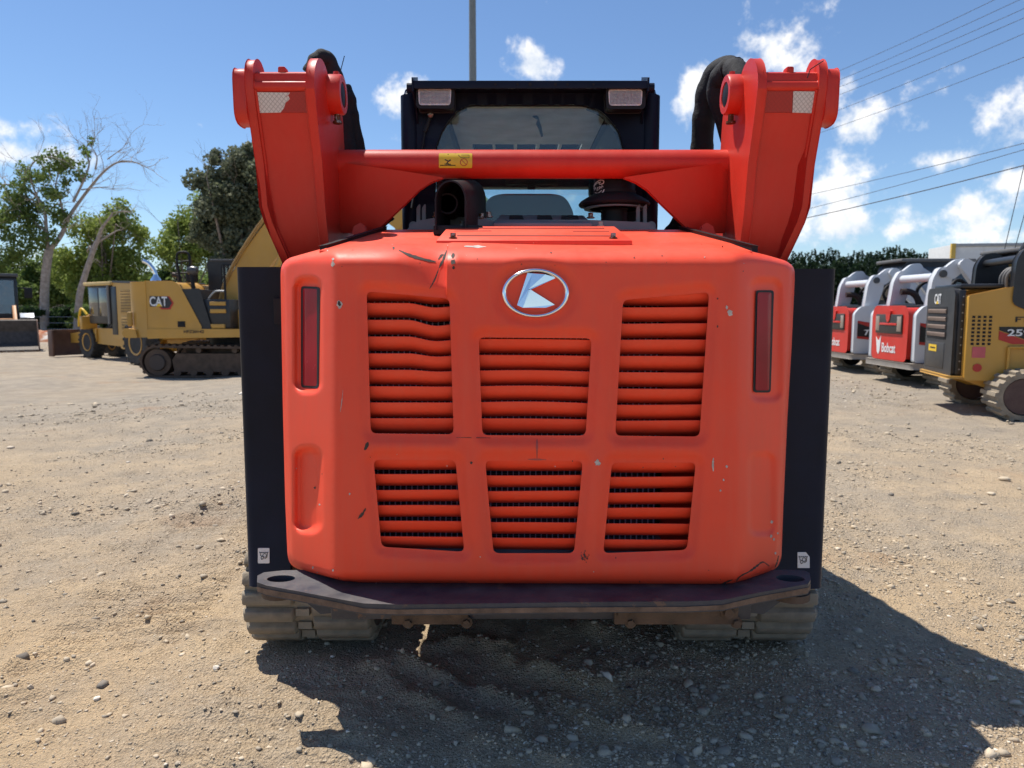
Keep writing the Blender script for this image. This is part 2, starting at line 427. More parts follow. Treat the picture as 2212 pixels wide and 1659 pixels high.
def build_ground():
    xs = axis_vals(-2.6, 2.7, .021, -1600, 1600); ys = axis_vals(.9, 4.4, .019, -60, 3200, 1.075)
    X, Y = np.meshgrid(xs, ys); Z = gz(X, Y)
    n, m_ = X.shape
    V = np.stack([X.ravel(), Y.ravel(), Z.ravel()], 1)
    i = np.arange(n * m_).reshape(n, m_)
    Fq = np.stack([i[:-1, :-1], i[:-1, 1:], i[1:, 1:], i[1:, :-1]], -1).reshape(-1, 4)
    me = bpy.data.meshes.new('ground')
    me.vertices.add(len(V)); me.vertices.foreach_set('co', V.ravel())
    me.loops.add(Fq.size); me.loops.foreach_set('vertex_index', Fq.ravel().astype(np.int32))
    me.polygons.add(len(Fq)); me.polygons.foreach_set('loop_start', np.arange(0, Fq.size, 4, dtype=np.int32))
    me.update(); me.validate(); me.shade_smooth()
    m, nt, b = newmat('gravel_and_sand'); L = nt.links
    big = _noise(nt, .55, 5, .6, sc3=(1, .6, 1)); mid = _noise(nt, 2.6, 6, .65); fine = _noise(nt, 55, 6, .7); grit = _noise(nt, 190, 4, .7)
    sand = _mix(nt, _ramp(nt, mid, .3, .7), (.58, .40, .215), (.68, .50, .30))
    grav = _mix(nt, _ramp(nt, fine, .3, .7), (.36, .285, .20), (.60, .485, .35))
    f = _ramp(nt, _math(nt, 'ADD', _math(nt, 'MULTIPLY', big, .75), _math(nt, 'MULTIPLY', mid, .5)), .52, .74)
    tg = nt.nodes.new('ShaderNodeTexCoord'); ln = nt.nodes.new('ShaderNodeVectorMath'); ln.operation = 'LENGTH'; L.new(tg.outputs['Object'], ln.inputs[0])
    yard = _ramp(nt, _math(nt, 'ADD', ln.outputs['Value'], _math(nt, 'MULTIPLY', big, 5.)), 5., 13.)      # the yard is gravelled, the worn lane beside the machine is sand
    f = _math(nt, 'MULTIPLY', f, _math(nt, 'SUBTRACT', 1.0, _math(nt, 'MULTIPLY', yard, .8)))
    c = _mix(nt, f, _mix(nt, yard, grav, _mix(nt, _ramp(nt, mid, .3, .7), (.30, .255, .20), (.42, .36, .285))), sand)
    redf = _math(nt, 'MULTIPLY', _ramp(nt, _noise(nt, .9, 4, .6, sc3=(1, 1, 1.7)), .60, .76), .55)
    c = _mix(nt, redf, c, (.44, .25, .13))
    dk = _math(nt, 'MULTIPLY', _ramp(nt, _noise(nt, 1.35, 8, .72), .60, .72), .55)
    c = _mix(nt, dk, c, (.13, .12, .11))
    sp3 = _ramp(nt, _noise(nt, 34, 7, .74), .50, .66); c = _mix(nt, _math(nt, 'MULTIPLY', sp3, .42), c, (.19, .15, .105))  # dark specks put the tiny shadows of the grit into the colour
    sp = _ramp(nt, grit, .58, .70); c = _mix(nt, _math(nt, 'MULTIPLY', sp, .5), c, (.64, .56, .44))
    sp2 = _ramp(nt, _noise(nt, 120, 4, .7), .56, .68); c = _mix(nt, _math(nt, 'MULTIPLY', sp2, .5), c, (.15, .135, .12))
    L.new(c, b.inputs['Base Color']); b.inputs['Roughness'].default_value = .95; b.inputs['Specular IOR Level'].default_value = .2
    tc = nt.nodes.new('ShaderNodeTexCoord'); vo = nt.nodes.new('ShaderNodeTexVoronoi'); vo.inputs['Scale'].default_value = 120
    L.new(tc.outputs['Object'], vo.inputs['Vector'])
    hgt = _math(nt, 'ADD', _math(nt, 'MULTIPLY', vo.outputs['Distance'], -.35), _math(nt, 'ADD', _math(nt, 'MULTIPLY', fine, 1.0), _math(nt, 'MULTIPLY', mid, 1.6)))
    bp = nt.nodes.new('ShaderNodeBump'); bp.inputs['Strength'].default_value = 1.0; bp.inputs['Distance'].default_value = .022
    L.new(hgt, bp.inputs['Height']); L.new(bp.outputs[0], b.inputs['Normal'])
    me.materials.append(m)
    o = bpy.data.objects.new('ground', me); COL.objects.link(o); o['kind'] = 'structure'
build_ground()

def ico():
    t = (1 + 5 ** .5) / 2
    v = np.array([(-1, t, 0), (1, t, 0), (-1, -t, 0), (1, -t, 0), (0, -1, t), (0, 1, t), (0, -1, -t), (0, 1, -t), (t, 0, -1), (t, 0, 1), (-t, 0, -1), (-t, 0, 1)], float)
    v /= np.linalg.norm(v[0])
    f = np.array([(0, 11, 5), (0, 5, 1), (0, 1, 7), (0, 7, 10), (0, 10, 11), (1, 5, 9), (5, 11, 4), (11, 10, 2), (10, 7, 6), (7, 1, 8), (3, 9, 4), (3, 4, 2), (3, 2, 6), (3, 6, 8), (3, 8, 9), (4, 9, 5), (2, 4, 11), (6, 2, 10), (8, 6, 7), (9, 8, 1)])
    return v, f
def raw_mesh(name, V, Fc, m, attr=None, smooth=False):
    me = bpy.data.meshes.new(name); k = Fc.shape[1]
    me.vertices.add(len(V)); me.vertices.foreach_set('co', np.ascontiguousarray(V, dtype=np.float32).ravel())
    me.loops.add(Fc.size); me.loops.foreach_set('vertex_index', Fc.ravel().astype(np.int32))
    me.polygons.add(len(Fc)); me.polygons.foreach_set('loop_start', np.arange(0, Fc.size, k, dtype=np.int32))
    me.update()
    if attr is not None:
        a = me.attributes.new('tone', 'FLOAT', 'POINT'); a.data.foreach_set('value', np.ascontiguousarray(attr, dtype=np.float32))
    if smooth: me.shade_smooth()
    me.materials.append(m)
    o = bpy.data.objects.new(name, me); COL.objects.link(o); return o
def tonemat(name, stops, rough=.9, bump=0., trans=0.):
    m, nt, b = newmat(name)
    a = nt.nodes.new('ShaderNodeAttribute'); a.attribute_name = 'tone'
    cr = nt.nodes.new('ShaderNodeValToRGB'); nt.links.new(a.outputs['Fac'], cr.inputs[0])
    e = cr.color_ramp.elements
    while len(e) < len(stops): e.new(.5)
    for i, (p, c) in enumerate(stops): e[i].position = p; e[i].color = (*c, 1)
    nt.links.new(cr.outputs[0], b.inputs['Base Color']); b.inputs['Roughness'].default_value = rough; b.inputs['Specular IOR Level'].default_value = .25
    if bump:
        bp = nt.nodes.new('ShaderNodeBump'); bp.inputs['Strength'].default_value = bump; bp.inputs['Distance'].default_value = .004
        nt.links.new(_noise(nt, 150, 4), bp.inputs['Height']); nt.links.new(bp.outputs[0], b.inputs['Normal'])
    if trans:
        o = nt.nodes['Material Output']; t = nt.nodes.new('ShaderNodeBsdfTranslucent'); nt.links.new(cr.outputs[0], t.inputs[0])
        mx = nt.nodes.new('ShaderNodeMixShader'); mx.inputs[0].default_value = trans
        nt.links.new(b.outputs[0], mx.inputs[1]); nt.links.new(t.outputs[0], mx.inputs[2]); nt.links.new(mx.outputs[0], o.inputs[0])
    return m
STONE = tonemat('stone_mix', [(0, (.20, .175, .145)), (.3, (.40, .335, .25)), (.6, (.56, .455, .32)), (.85, (.64, .53, .39)), (1, (.78, .70, .58))], bump=.3)
OCT = (np.array([(1, 0, 0), (-1, 0, 0), (0, 1, 0), (0, -1, 0), (0, 0, 1), (0, 0, -1)], float), np.array([(0, 2, 4), (2, 1, 4), (1, 3, 4), (3, 0, 4), (2, 0, 5), (1, 2, 5), (3, 1, 5), (0, 3, 5)]))
def build_gravel():
    Vs, Fs, Ts = [], [], []; base = 0
    for n, shape, s0, s1, s2, far in ((170000, OCT, .0014, .0028, 0., 11.), (34000, ico(), .0026, .0042, .011, 14.)):
        v, f = shape; nv = len(v)
        # even in angle, denser close to where the camera stands
        r = 1.2 * np.exp(RNG.random(n) ** .9 * math.log(far / 1.2)); th = (RNG.random(n) - .5) * R(96)
        x, y = r * np.sin(th), r * np.cos(th)
        keep = RNG.random(n) < .16 + 1.2 * sstep(.40, .62, fbm(x, y, 1.1, 3, 51))
        keep &= ~((np.abs(x - .08) < 1.05) & (y > 2.75) & (y < 4.5))
        x, y, r = x[keep], y[keep], r[keep]; n = len(x)
        s = (s0 + s1 * RNG.random(n) ** 2 + s2 * RNG.random(n) ** 30) * (.92 + .13 * r)
        jit = 1 + (RNG.random((n, nv)) - .5) * .9
        V = v[None] * jit[:, :, None] * np.stack([s * (.8 + .7 * RNG.random(n)), s * (.8 + .7 * RNG.random(n)), s * (.5 + .4 * RNG.random(n))], 1)[:, None, :]
        a = RNG.random(n) * 6.28; c, q = np.cos(a)[:, None], np.sin(a)[:, None]
        V = np.stack([V[:, :, 0] * c - V[:, :, 1] * q, V[:, :, 0] * q + V[:, :, 1] * c, V[:, :, 2]], -1)
        V += np.stack([x, y, gz(x, y) + s * .2], 1)[:, None, :]
        Vs.append(V.reshape(-1, 3)); Fs.append((f[None] + (np.arange(n) * nv)[:, None, None]).reshape(-1, 3) + base); base += n * nv
        Ts.append(np.repeat(np.clip(.46 + .2 * RNG.standard_normal(n), 0, 1), nv))
    o = raw_mesh('gravel', np.concatenate(Vs), np.concatenate(Fs), STONE, np.concatenate(Ts))
    tag(o, 'loose grey and tan gravel scattered over the yard', 'gravel', kind='stuff')
build_gravel()
def build_stones():
    v, f = ico()
    # subdivide once for a chunkier shape
    spots = [(66, 1493, 15, 'pale angular stone alone near the lower left of the yard'), (468, 1450, 16, 'pale pointed stone left of the shadow tip'),
             (413, 1468, 9, 'small round stone beside the pale pointed stone'), (210, 1515, 14, 'flat pale stone in the lower left gravel'),
             (270, 1550, 13, 'tan rounded stone near the lower left ridge'), (478, 1548, 11, 'tan stone below the pale pointed stone, near the shadow'),
             (870, 1432, 15, 'grey stone at the tip of the sunlit wedge'), (1090, 1480, 12, 'grey stone on the ridge in the machine shadow'),
             (790, 1590, 13, 'grey upright stone in the lower left of the shadow'), (905, 1610, 12, 'round stone in the lower shadow beside a pale one'),
             (985, 1605, 14, 'pale stone low in the middle of the shadow'), (1130, 1562, 12, 'flat stone below the ridge in the shadow'),
             (1055, 1417, 10, 'round stone in dark shade just behind the bumper'), (1200, 1420, 11, 'stone in dark shade below the bumper centre'),
             (1850, 1225, 15, 'dark clod on the ridge right of the shadow'), (120, 1425, 9, 'dark clod left of the cleat marks'),
             (560, 1600, 9, 'small tan stone just left of the shadow edge'), (2010, 1460, 10, 'grey stone on gravel right of the shadow edge')]
    for u, vv, px, lab in spots:
        p = PZ(u, vv, 0); s = px * .5 / F * p.length
        z = float(gz(np.array([p.x]), np.array([p.y]))[0])
        bm = bmesh.new()
        bmesh.ops.create_icosphere(bm, subdivisions=2, radius=1)
        k = Vector((.8 + .5 * random.random(), .7 + .4 * random.random(), .55 + .3 * random.random()))
        a = random.random() * 6; nn = [Vector((random.gauss(0, 1), random.gauss(0, 1), random.gauss(0, 1))).normalized() for _ in range(7)]
        for q in bm.verts:
            d = min(1, min((.62 + .2 * random.random() * .2) / max(.01, q.co.dot(w)) if q.co.dot(w) > .6 else 1 for w in nn))
            q.co = Vector((q.co.x * k.x, q.co.y * k.y, q.co.z * k.z)) * d
        me = bpy.data.meshes.new('stone'); bm.to_mesh(me); bm.free()
        at = me.attributes.new('tone', 'FLOAT', 'POINT'); at.data.foreach_set('value', [.45 + .4 * random.random() + (.2 if 'pale' in lab else -.25 if 'dark' in lab else 0)] * len(me.vertices))
        me.materials.append(STONE)
        o = bpy.data.objects.new('stone', me); COL.objects.link(o)
        o.location = (p.x, p.y, z + s * .32); o.scale = (s, s, s); o.rotation_euler = (0, 0, a)
        tag(o, lab, 'stone', 'single stones on the ground')
build_stones()

# ------------------------------------------------------------------ the red-orange track loader in front
K = 1.043
XC = .078
def M(u, v, Y): return P(u, v, K * Y)
def mir(p): return Vector((2 * XC - p[0], p[1], p[2]))
WORLD = True
LO = Thing('track_loader', 'red-orange compact track loader seen from behind with dented louvred hood', 'track loader', (XC, 3.4, 0))

# --- hood shell, described on its face in photo pixels with a depth for every point
HOUT = [(606, 592), (608, 572), (622, 558), (660, 547), (720, 537), (800, 527), (1000, 528), (1160, 534), (1350, 536), (1545, 532), (1610, 540), (1660, 552), (1700, 564), (1716, 578), (1717, 600),
        (1710, 750), (1701, 900), (1692, 1100), (1688, 1205), (1681, 1224), (1660, 1238), (1580, 1265), (1555, 1268), (1170, 1263), (780, 1258), (738, 1254), (640, 1228), (626, 1218), (621, 1200), (616, 1080), (611, 880)]
HW = {'A': [(792, 629), (971, 645), (980, 938), (801, 936)], 'B': [(1034, 729), (1278, 731), (1265, 941), (1042, 940)], 'C': [(1346, 648), (1532, 631), (1511, 943), (1329, 941)],
      'D': [(807, 993), (984, 994), (1003, 1192), (824, 1181)], 'E': [(1048, 995), (1259, 996), (1240, 1195), (1066, 1195)], 'F': [(1322, 999), (1503, 999), (1484, 1188), (1303, 1195)]}
HWR = {k: rpoly(p, 13, 5) for k, p in HW.items()}
def rrd(u, v, x0, x1, y0, y1, r):
    cx, cy, hx, hy = (x0 + x1) / 2, (y0 + y1) / 2, (x1 - x0) / 2 - r, (y1 - y0) / 2 - r
    qx, qy = np.abs(u - cx) - hx, np.abs(v - cy) - hy
    return np.hypot(np.maximum(qx, 0), np.maximum(qy, 0)) + np.minimum(np.maximum(qx, qy), 0) - r
def hoodY(u, v, edge=True):
    u = np.atleast_1d(np.asarray(u, float)); v = np.atleast_1d(np.asarray(v, float)); pts = np.stack([u, v], 1)
    Y = 1.870 + .050 * (1260 - v) / 700
    hinge = lambda t, r: .5 * (t + np.sqrt(t * t + r * r)) - .0
    Y = Y + .195 * hinge((724 - u) / 118, .045) + .18 * hinge((u - 1592) / 120, .09) - .165 * .002
    Y = Y + .085 * np.clip(1 - (v - 526) / 46, 0, 1) ** 2                                   # rolled top edge
    Y = Y + .03 * np.clip((v - 1232) / 36, 0, 1) ** 2                                        # tucked lower edge
    for (x0, x1, y0, y1, r, dp, sf) in ((634, 697, 598, 850, 26, .032, 13), (634, 698, 964, 1152, 26, .036, 15), (1616, 1690, 600, 868, 24, .016, 12), (1614, 1676, 976, 1158, 22, .014, 12)):
        Y = Y + dp * (1 - sstep(-sf, 3, rrd(u, v, x0, x1, y0, y1, r)))
    for k, p in HWR.items():                                                               # sunk borders round the louvre openings
        d = polydist(pts, p); d = np.where(inpoly(pts, p), 0, d)
        Y = Y + .012 * (1 - sstep(3, 24, d))
    e = np.hypot((u - 1157) / 92, (v - 633) / 70); Y = Y + .008 * (1 - sstep(.82, 1.12, e))  # dish behind the emblem
    # the dent and crease left of the emblem
    cu = 966 - (v - 540) * .02
    left = (u < cu)
    dn = np.exp(-((u - cu) / 62) ** 2) * np.where(left, 1, 0) * (1 - sstep(560, 668, v))
    Y = Y + .036 * dn
    dn2 = np.exp(-((u - 984) / 13) ** 2) * sstep(535, 570, v) * (1 - sstep(690, 760, v)); Y = Y - .007 * dn2
    Y = Y + .012 * np.exp(-((u - 912) / 50) ** 2 - ((v - 555) / 26) ** 2)
    Y = Y + .003 * (fbm(u, v, .012, 3, 3) - .47)
    if edge:
        d = polydist(pts, HOUT); Y = Y + .038 * np.clip(1 - d / 13, 0, 1) ** 2
    return Y
def SF(u, v, off=0., edge=True):
    return M(u, v, float(hoodY(u, v, edge)[0]) + off)
def SFs(pts, off=0.):
    Y = hoodY([p[0] for p in pts], [p[1] for p in pts])
    return [M(p[0], p[1], y + off) for p, y in zip(pts, Y)]
def densify(poly, step):
    out = []
    for i in range(len(poly)):
        a, b = Vector(poly[i]), Vector(poly[(i + 1) % len(poly)]); n = max(1, int((b - a).length / step))
        out += [tuple(a + (b - a) * j / n) for j in range(n)]
    return out
def build_hood():
    loops = [densify(rpoly(HOUT, 9, 3), 9)] + [densify(p, 9) for p in HWR.values()]
    pts, edges = [], []
    for lp in loops:
        k = len(pts); pts += lp; edges += [(k + i, k + (i + 1) % len(lp)) for i in range(len(lp))]
    gx, gy = np.meshgrid(np.arange(600, 1726, 8.), np.arange(522, 1274, 8.)); gx = gx + (np.arange(gx.shape[0]) % 2)[:, None] * 4
    g = np.stack([gx.ravel(), gy.ravel()], 1)
    g = g[(g[:, 0] > 716) & (g[:, 0] < 1604)]
    for x0, x1 in ((600, 714), (1606, 1726)):
        hx, hy = np.meshgrid(np.arange(x0, x1, 4.), np.arange(522, 1274, 5.)); hx = hx + (np.arange(hx.shape[0]) % 2)[:, None] * 2
        g = np.concatenate([g, np.stack([hx.ravel(), hy.ravel()], 1)])
    ex = np.array([(cu - .6 if s == 0 else cu + .6, v) for v in np.arange(534, 672, 5.) for s in (0, 1) for cu in [966 - (v - 540) * .02]])
    g = np.concatenate([g[~((np.abs(g[:, 0] - 965) < 4) & (g[:, 1] < 675))], ex])
    ok = inpoly(g, loops[0]) & (polydist(g, loops[0]) > 3)
    for lp in loops[1:]: ok &= ~inpoly(g, lp) & (polydist(g, lp) > 4)
    pts += [tuple(p) for p in g[ok]]
    vs_, es_, fs_ = delaunay_2d_cdt([Vector(p) for p in pts], edges, [], 0, 1e-4)[:3]
    q = np.array([tuple(p) for p in vs_]); cen = np.array([q[list(f)].mean(0) for f in fs_])
    ok = inpoly(cen, loops[0])
    for lp in loops[1:]: ok &= ~inpoly(cen, lp)
    Fc = [tuple(f) for f, o in zip(fs_, ok) if o]
    Y = hoodY(q[:, 0], q[:, 1]); V = [M(a, b, y) for (a, b), y in zip(q, Y)]
    # return every rim: short into the openings, long forward round the outside
    cnt = {}
    for f in Fc:
        for i in range(3):
            e = (f[i], f[(i + 1) % 3]); k = tuple(sorted(e)); cnt[k] = None if k in cnt else e
    inner = np.zeros(len(q), bool)
    for lp in loops[1:]: inner |= polydist(q, lp) < 1
    new = {}
    def nv(i):
        if i not in new:
            p = V[i]
            if inner[i]: V.append(M(q[i, 0], q[i, 1], Y[i] + .016))
            else: V.append(Vector((XC + (p.x - XC) * 1.0, p.y + .34, p.z + (.05 if q[i, 1] < 620 else 0))))
            new[i] = len(V) - 1
        return new[i]
    for k, e in cnt.items():
        if e: Fc.append((e[1], e[0], nv(e[0]), nv(e[1])))
    return obj('hood', V, Fc, ORANGE, LO, smooth=42)
HOOD = build_hood()
WORLD = False          # children of a mesh at the root's frame share its inverse through the parent
def under(o, par):     # parent a world-space mesh to a part of the loader
    o.parent = par; o.matrix_parent_inverse = LO.inv.inverted() @ LO.inv
    return o
WORLD = True
def edge_x(poly, v):
    xs = []
    for i in range(4):
        (x0, y0), (x1, y1) = poly[i], poly[(i + 1) % 4]
        if (y0 - v) * (y1 - v) <= 0 and y0 != y1: xs.append(x0 + (x1 - x0) * (v - y0) / (y1 - y0))
    if len(xs) < 2:
        return (poly[0][0] + poly[3][0]) / 2, (poly[1][0] + poly[2][0]) / 2
    return min(xs), max(xs)
SLATS = {'A': [620, 655, 691.5, 727.5, 764, 799.5, 835, 870, 904], 'B': [733, 768, 802, 835.5, 870, 905], 'C': [629, 664, 699.5, 734.7, 770, 805, 840, 874.5, 909],
         'D': [990, 1024, 1058.7, 1092, 1126, 1159.5], 'E': [992, 1027, 1061, 1095, 1129, 1162.5], 'F': [996, 1030, 1064.5, 1097.5, 1131.7, 1166]}
def base_hood(u, v): return 1.870 + .050 * (1260 - v) / 700
def build_slats():
    prof = [(-1, .005), (-.6, .001), (.6, .0), (10, .003), (20, .010), (27, .020), (31, .031), (33.5, .043), (31.5, .045), (28, .033), (23, .022), (16, .013), (8, .008)]
    for k, tops in SLATS.items():
        for j, vt in enumerate(tops):
            l, r = edge_x(HW[k], min(max(vt + 12, HW[k][0][1] + 3, HW[k][1][1] + 3), HW[k][3][1] - 4)); l -= 9; r += 9
            n = 16; V = []; hgt = .93 if k in 'ABC' else .74
            for i in range(n + 1):
                u = l + (r - l) * i / n; t = (u - l) / (r - l)
                dv = 0.
                if k == 'A':
                    amp = 13 * max(0, 1 - abs(j - 2) / 4.2)
                    dv = amp * (float(sstep(.48, .80, t)) - .25 * float(sstep(.8, 1, t)))
                elif k == 'B': dv = 2.4 * (t - .3) - 2.5 * math.sin(math.pi * t) * (1 if j in (2, 3, 4) else .3)
                else: dv = .6 * math.sin(3 * t + j)
                by = base_hood(u, vt) + .030 + (.012 * math.sin(math.pi * min(1, t * 1.1)) * max(0, 1 - j / 5) if k == 'A' else 0)
                for (pv, pd) in prof: V.append(M(u, vt + dv + pv * hgt, by + pd))
            m_ = len(prof)
            Fc = [(i * m_ + a, i * m_ + (a + 1) % m_, (i + 1) * m_ + (a + 1) % m_, (i + 1) * m_ + a) for i in range(n) for a in range(m_)]
            Fc += [tuple(range(m_)), tuple(range(n * m_, n * m_ + m_))]
            under(obj('louver_slat', V, Fc, ORANGE, None, smooth=40), HOOD)
build_slats()
def wbox(name, u0, u1, v0, v1, Y0, Y1, m, par=LO, bev=0.):
    """a box whose rear face fills a pixel rectangle at depth Y0"""
    a, b = M(u0, v1, Y0), M(u1, v0, Y0)
    o = obj(name, boxv(a.x, b.x, K * Y0, K * Y1, a.z, b.z), BOXF, m, LO if par is LO else None, bev=bev)
    return o if par is LO else under(o, par)
rad = wbox('radiator', 770, 1425, 600, 1184, 2.035, 2.08, DEEP)
FIN = mat('radiator_fin_metal', (.42, .44, .46), .5, .2, var=.2, nscale=30)
a = M(770, 1184, 2.03); b = M(1425, 600, 2.03); bx = []; x = a.x
while x < b.x: bx.append((x, x + .0028, K * 2.026, K * 2.036, a.z, b.z)); x += .0165
x = a.z
o = joinboxes('radiator_tubes', bx, FIN); under(o, rad); o['kind'] = 'stuff'
x = a.z; bx = []
while x < b.z: bx.append((a.x, b.x, K * 2.031, K * 2.0365, x, x + .0013)); x += .0052
o = joinboxes('radiator_fins', bx, mat('radiator_fin_dark', (.10, .105, .12), .6, .2, var=.2)); under(o, rad); o['kind'] = 'stuff'
wbox('radiator_frame', 800, 1440, 1184, 1215, 1.95, 2.07, GREYP)
wbox('side_baffle', 1425, 1585, 600, 1230, 2.07, 2.09, ORANGE2)
wbox('side_baffle', 738, 772, 600, 1230, 2.07, 2.09, DEEP)
wbox('engine_bulkhead', 640, 1690, 600, 1230, 2.35, 2.37, DEEP)

# tail lights, emblem
def patch(name, poly, off, thick, m, par, step=8):
    """a panel following the hood face: outline in pixels, off in front of the shell"""
    poly = densify(poly, step)
    q = np.array(poly); gx, gy = np.meshgrid(np.arange(q[:, 0].min(), q[:, 0].max(), step), np.arange(q[:, 1].min(), q[:, 1].max(), step))
    g = np.stack([gx.ravel(), gy.ravel()], 1); ok = inpoly(g, poly) & (polydist(g, poly) > step * .4)
    pts = poly + [tuple(p) for p in g[ok]]; n = len(poly)
    vs_, _, fs_ = delaunay_2d_cdt([Vector(p) for p in pts], [(i, (i + 1) % n) for i in range(n)], [], 0, 1e-5)[:3]
    q = np.array([tuple(p) for p in vs_]); cen = np.array([q[list(f)].mean(0) for f in fs_]); ok = inpoly(cen, poly)
    Fc = [tuple(f) for f, o_ in zip(fs_, ok) if o_]
    Y = hoodY(q[:, 0], q[:, 1]); A = [M(a_, b_, y - off) for (a_, b_), y in zip(q, Y)]; B = [M(a_, b_, y - off + thick) for (a_, b_), y in zip(q, Y)]
    N = len(A); cnt = {}
    for f in Fc:
        for i in range(3):
            e = (f[i], f[(i + 1) % 3]); k = tuple(sorted(e)); cnt[k] = None if k in cnt else e
    F2 = Fc + [tuple(i + N for i in f[::-1]) for f in Fc] + [(e[0], e[1], e[1] + N, e[0] + N) for e in cnt.values() if e]
    return under(obj(name, A + B, F2, m, None, smooth=40), par)
for lp in ([(650, 618), (691, 620), (688, 839), (650, 837)], [(1633, 627), (1672, 627), (1665, 848), (1627, 848)]):
    rim = patch('tail_light', rpoly(lp, 7, 4), .006, .012, BLACK, HOOD)
    c = np.mean(lp, 0); patch('lens', rpoly([tuple(c + (np.array(p) - c) * np.array([.78, .958])) for p in lp], 5, 4), .0085, .004, REDLENS, HOOD)
def ell(cu, cv, ru, rv, n=56, rot=0.): return [(cu + ru * math.cos(2 * math.pi * i / n), cv + rv * math.sin(2 * math.pi * i / n)) for i in range(n)]
def emblem():
    n = 64; V = []; pr = [(1.01, .0), (1.005, .006), (.985, .012), (.955, .0155), (.92, .0165), (.885, .0155), (.855, .012), (.835, .007), (.82, .006), (.81, .0)]
    for i in range(n):
        a_ = 2 * math.pi * i / n
        for s, d in pr: V.append(SF(1157 + 74 * s * math.cos(a_), 633 + 54 * s * math.sin(a_), -d))
    m_ = len(pr)
    Fc = [(i * m_ + k, i * m_ + (k + 1) % m_, ((i + 1) % n) * m_ + (k + 1) % m_, ((i + 1) % n) * m_ + k) for i in range(n) for k in range(m_)]
    under(obj('emblem_ring', V, Fc, CHROME, None, smooth=50), HOOD)
    z = lambda x, y: ((1160 + x * .4069) / 1.1302, (560 + y * .4069) / 1.1302)
    def facet(pts, hs):
        A = [SF(*z(*p), off=-h) for p, h in zip(pts, hs)]; B = [SF(*z(*p), off=.004) for p in pts]; n_ = len(pts)
        return under(obj('emblem_letter', A + B, [tuple(range(n_)), tuple(range(2 * n_ - 1, n_ - 1, -1))] + [(i, (i + 1) % n_, (i + 1) % n_ + n_, i + n_) for i in range(n_)], CHROME, None, smooth=0), HOOD)
    facet([(314, 262), (344, 264), (322, 358), (286, 470), (252, 455)], (.010, .010, .012, .012, .010))
    facet([(344, 264), (420, 270), (488, 290), (332, 362), (322, 358)], (.010, .009, .006, .012, .012))
    facet([(322, 362), (334, 362), (478, 452), (424, 470), (286, 470)], (.012, .012, .006, .008, .012))
emblem()
# scratches, cracks and chips in the paint (each its own mark)
def ribbon(path, w, m, name='scratch'):
    pts = smoothpath([Vector((*p, 0)) for p in path], 5); L_, R_ = [], []
    for i, p in enumerate(pts):
        t = (pts[min(i + 1, len(pts) - 1)] - pts[max(i - 1, 0)]).normalized(); nrm = Vector((-t.y, t.x, 0))
        k = w * (.25 + .9 * math.sin(math.pi * (i + .3) / (len(pts) - .4))) * (.6 + .8 * random.random())
        L_.append((p + nrm * k)[:2]); R_.append((p - nrm * k)[:2])
    A = SFs(L_, -.0012); B = SFs(R_, -.0012); n = len(A)
    return under(obj(name, A + B, [(i, i + 1, n + i + 1, n + i) for i in range(n - 1)], m, None, fix=False), HOOD)
def chip(u, v, r, m, el=1.3):
    n = 11; pts = [(u + r * (.6 + .7 * random.random()) * math.cos(6.283 * i / n), v + r * el * (.6 + .7 * random.random()) * math.sin(6.283 * i / n)) for i in range(n)]
    A = SFs(pts, -.0012)
    under(obj('paint_chip', A, [tuple(range(n))], m, None, fix=False), HOOD)
ribbon([(862, 540), (885, 551), (915, 560), (942, 566)], 2.6, CHIP)
ribbon([(965, 540), (957, 562), (948, 580)], 2.2, CHIP); ribbon([(948, 580), (940, 602), (928, 624)], 1.1, CHIP, 'crack')
ribbon([(958, 549), (952, 553), (947, 560)], 2.2, CHIP)
ribbon([(795, 955), (791, 966), (787, 972)], 3.2, CHIP); ribbon([(790, 1098), (783, 1110), (773, 1121)], 2.4, CHIP)
ribbon([(1590, 1256), (1601, 1244), (1620, 1234), (1636, 1222), (1648, 1214), (1662, 1223)], 1.8, CHIP, 'crack')
ribbon([(1553, 1266), (1566, 1259), (1583, 1252)], 1.4, CHIP, 'crack'); ribbon([(1682, 1200), (1679, 1214), (1674, 1226)], 1.2, CHIP, 'crack')
ribbon([(1541, 989), (1540, 1004), (1541, 1018)], 1.8, PALECHIP); ribbon([(741, 842), (738, 870), (735, 890)], .6, PALECHIP)
ribbon([(985, 945), (1060, 946)], .5, CHIP)
ribbon([(1160, 949), (1160, 992)], 1.8, mat('faded_stain', (.45, .075, .055), .6)); ribbon([(1140, 992), (1180, 993)], 1.4, MATS['faded_stain'])
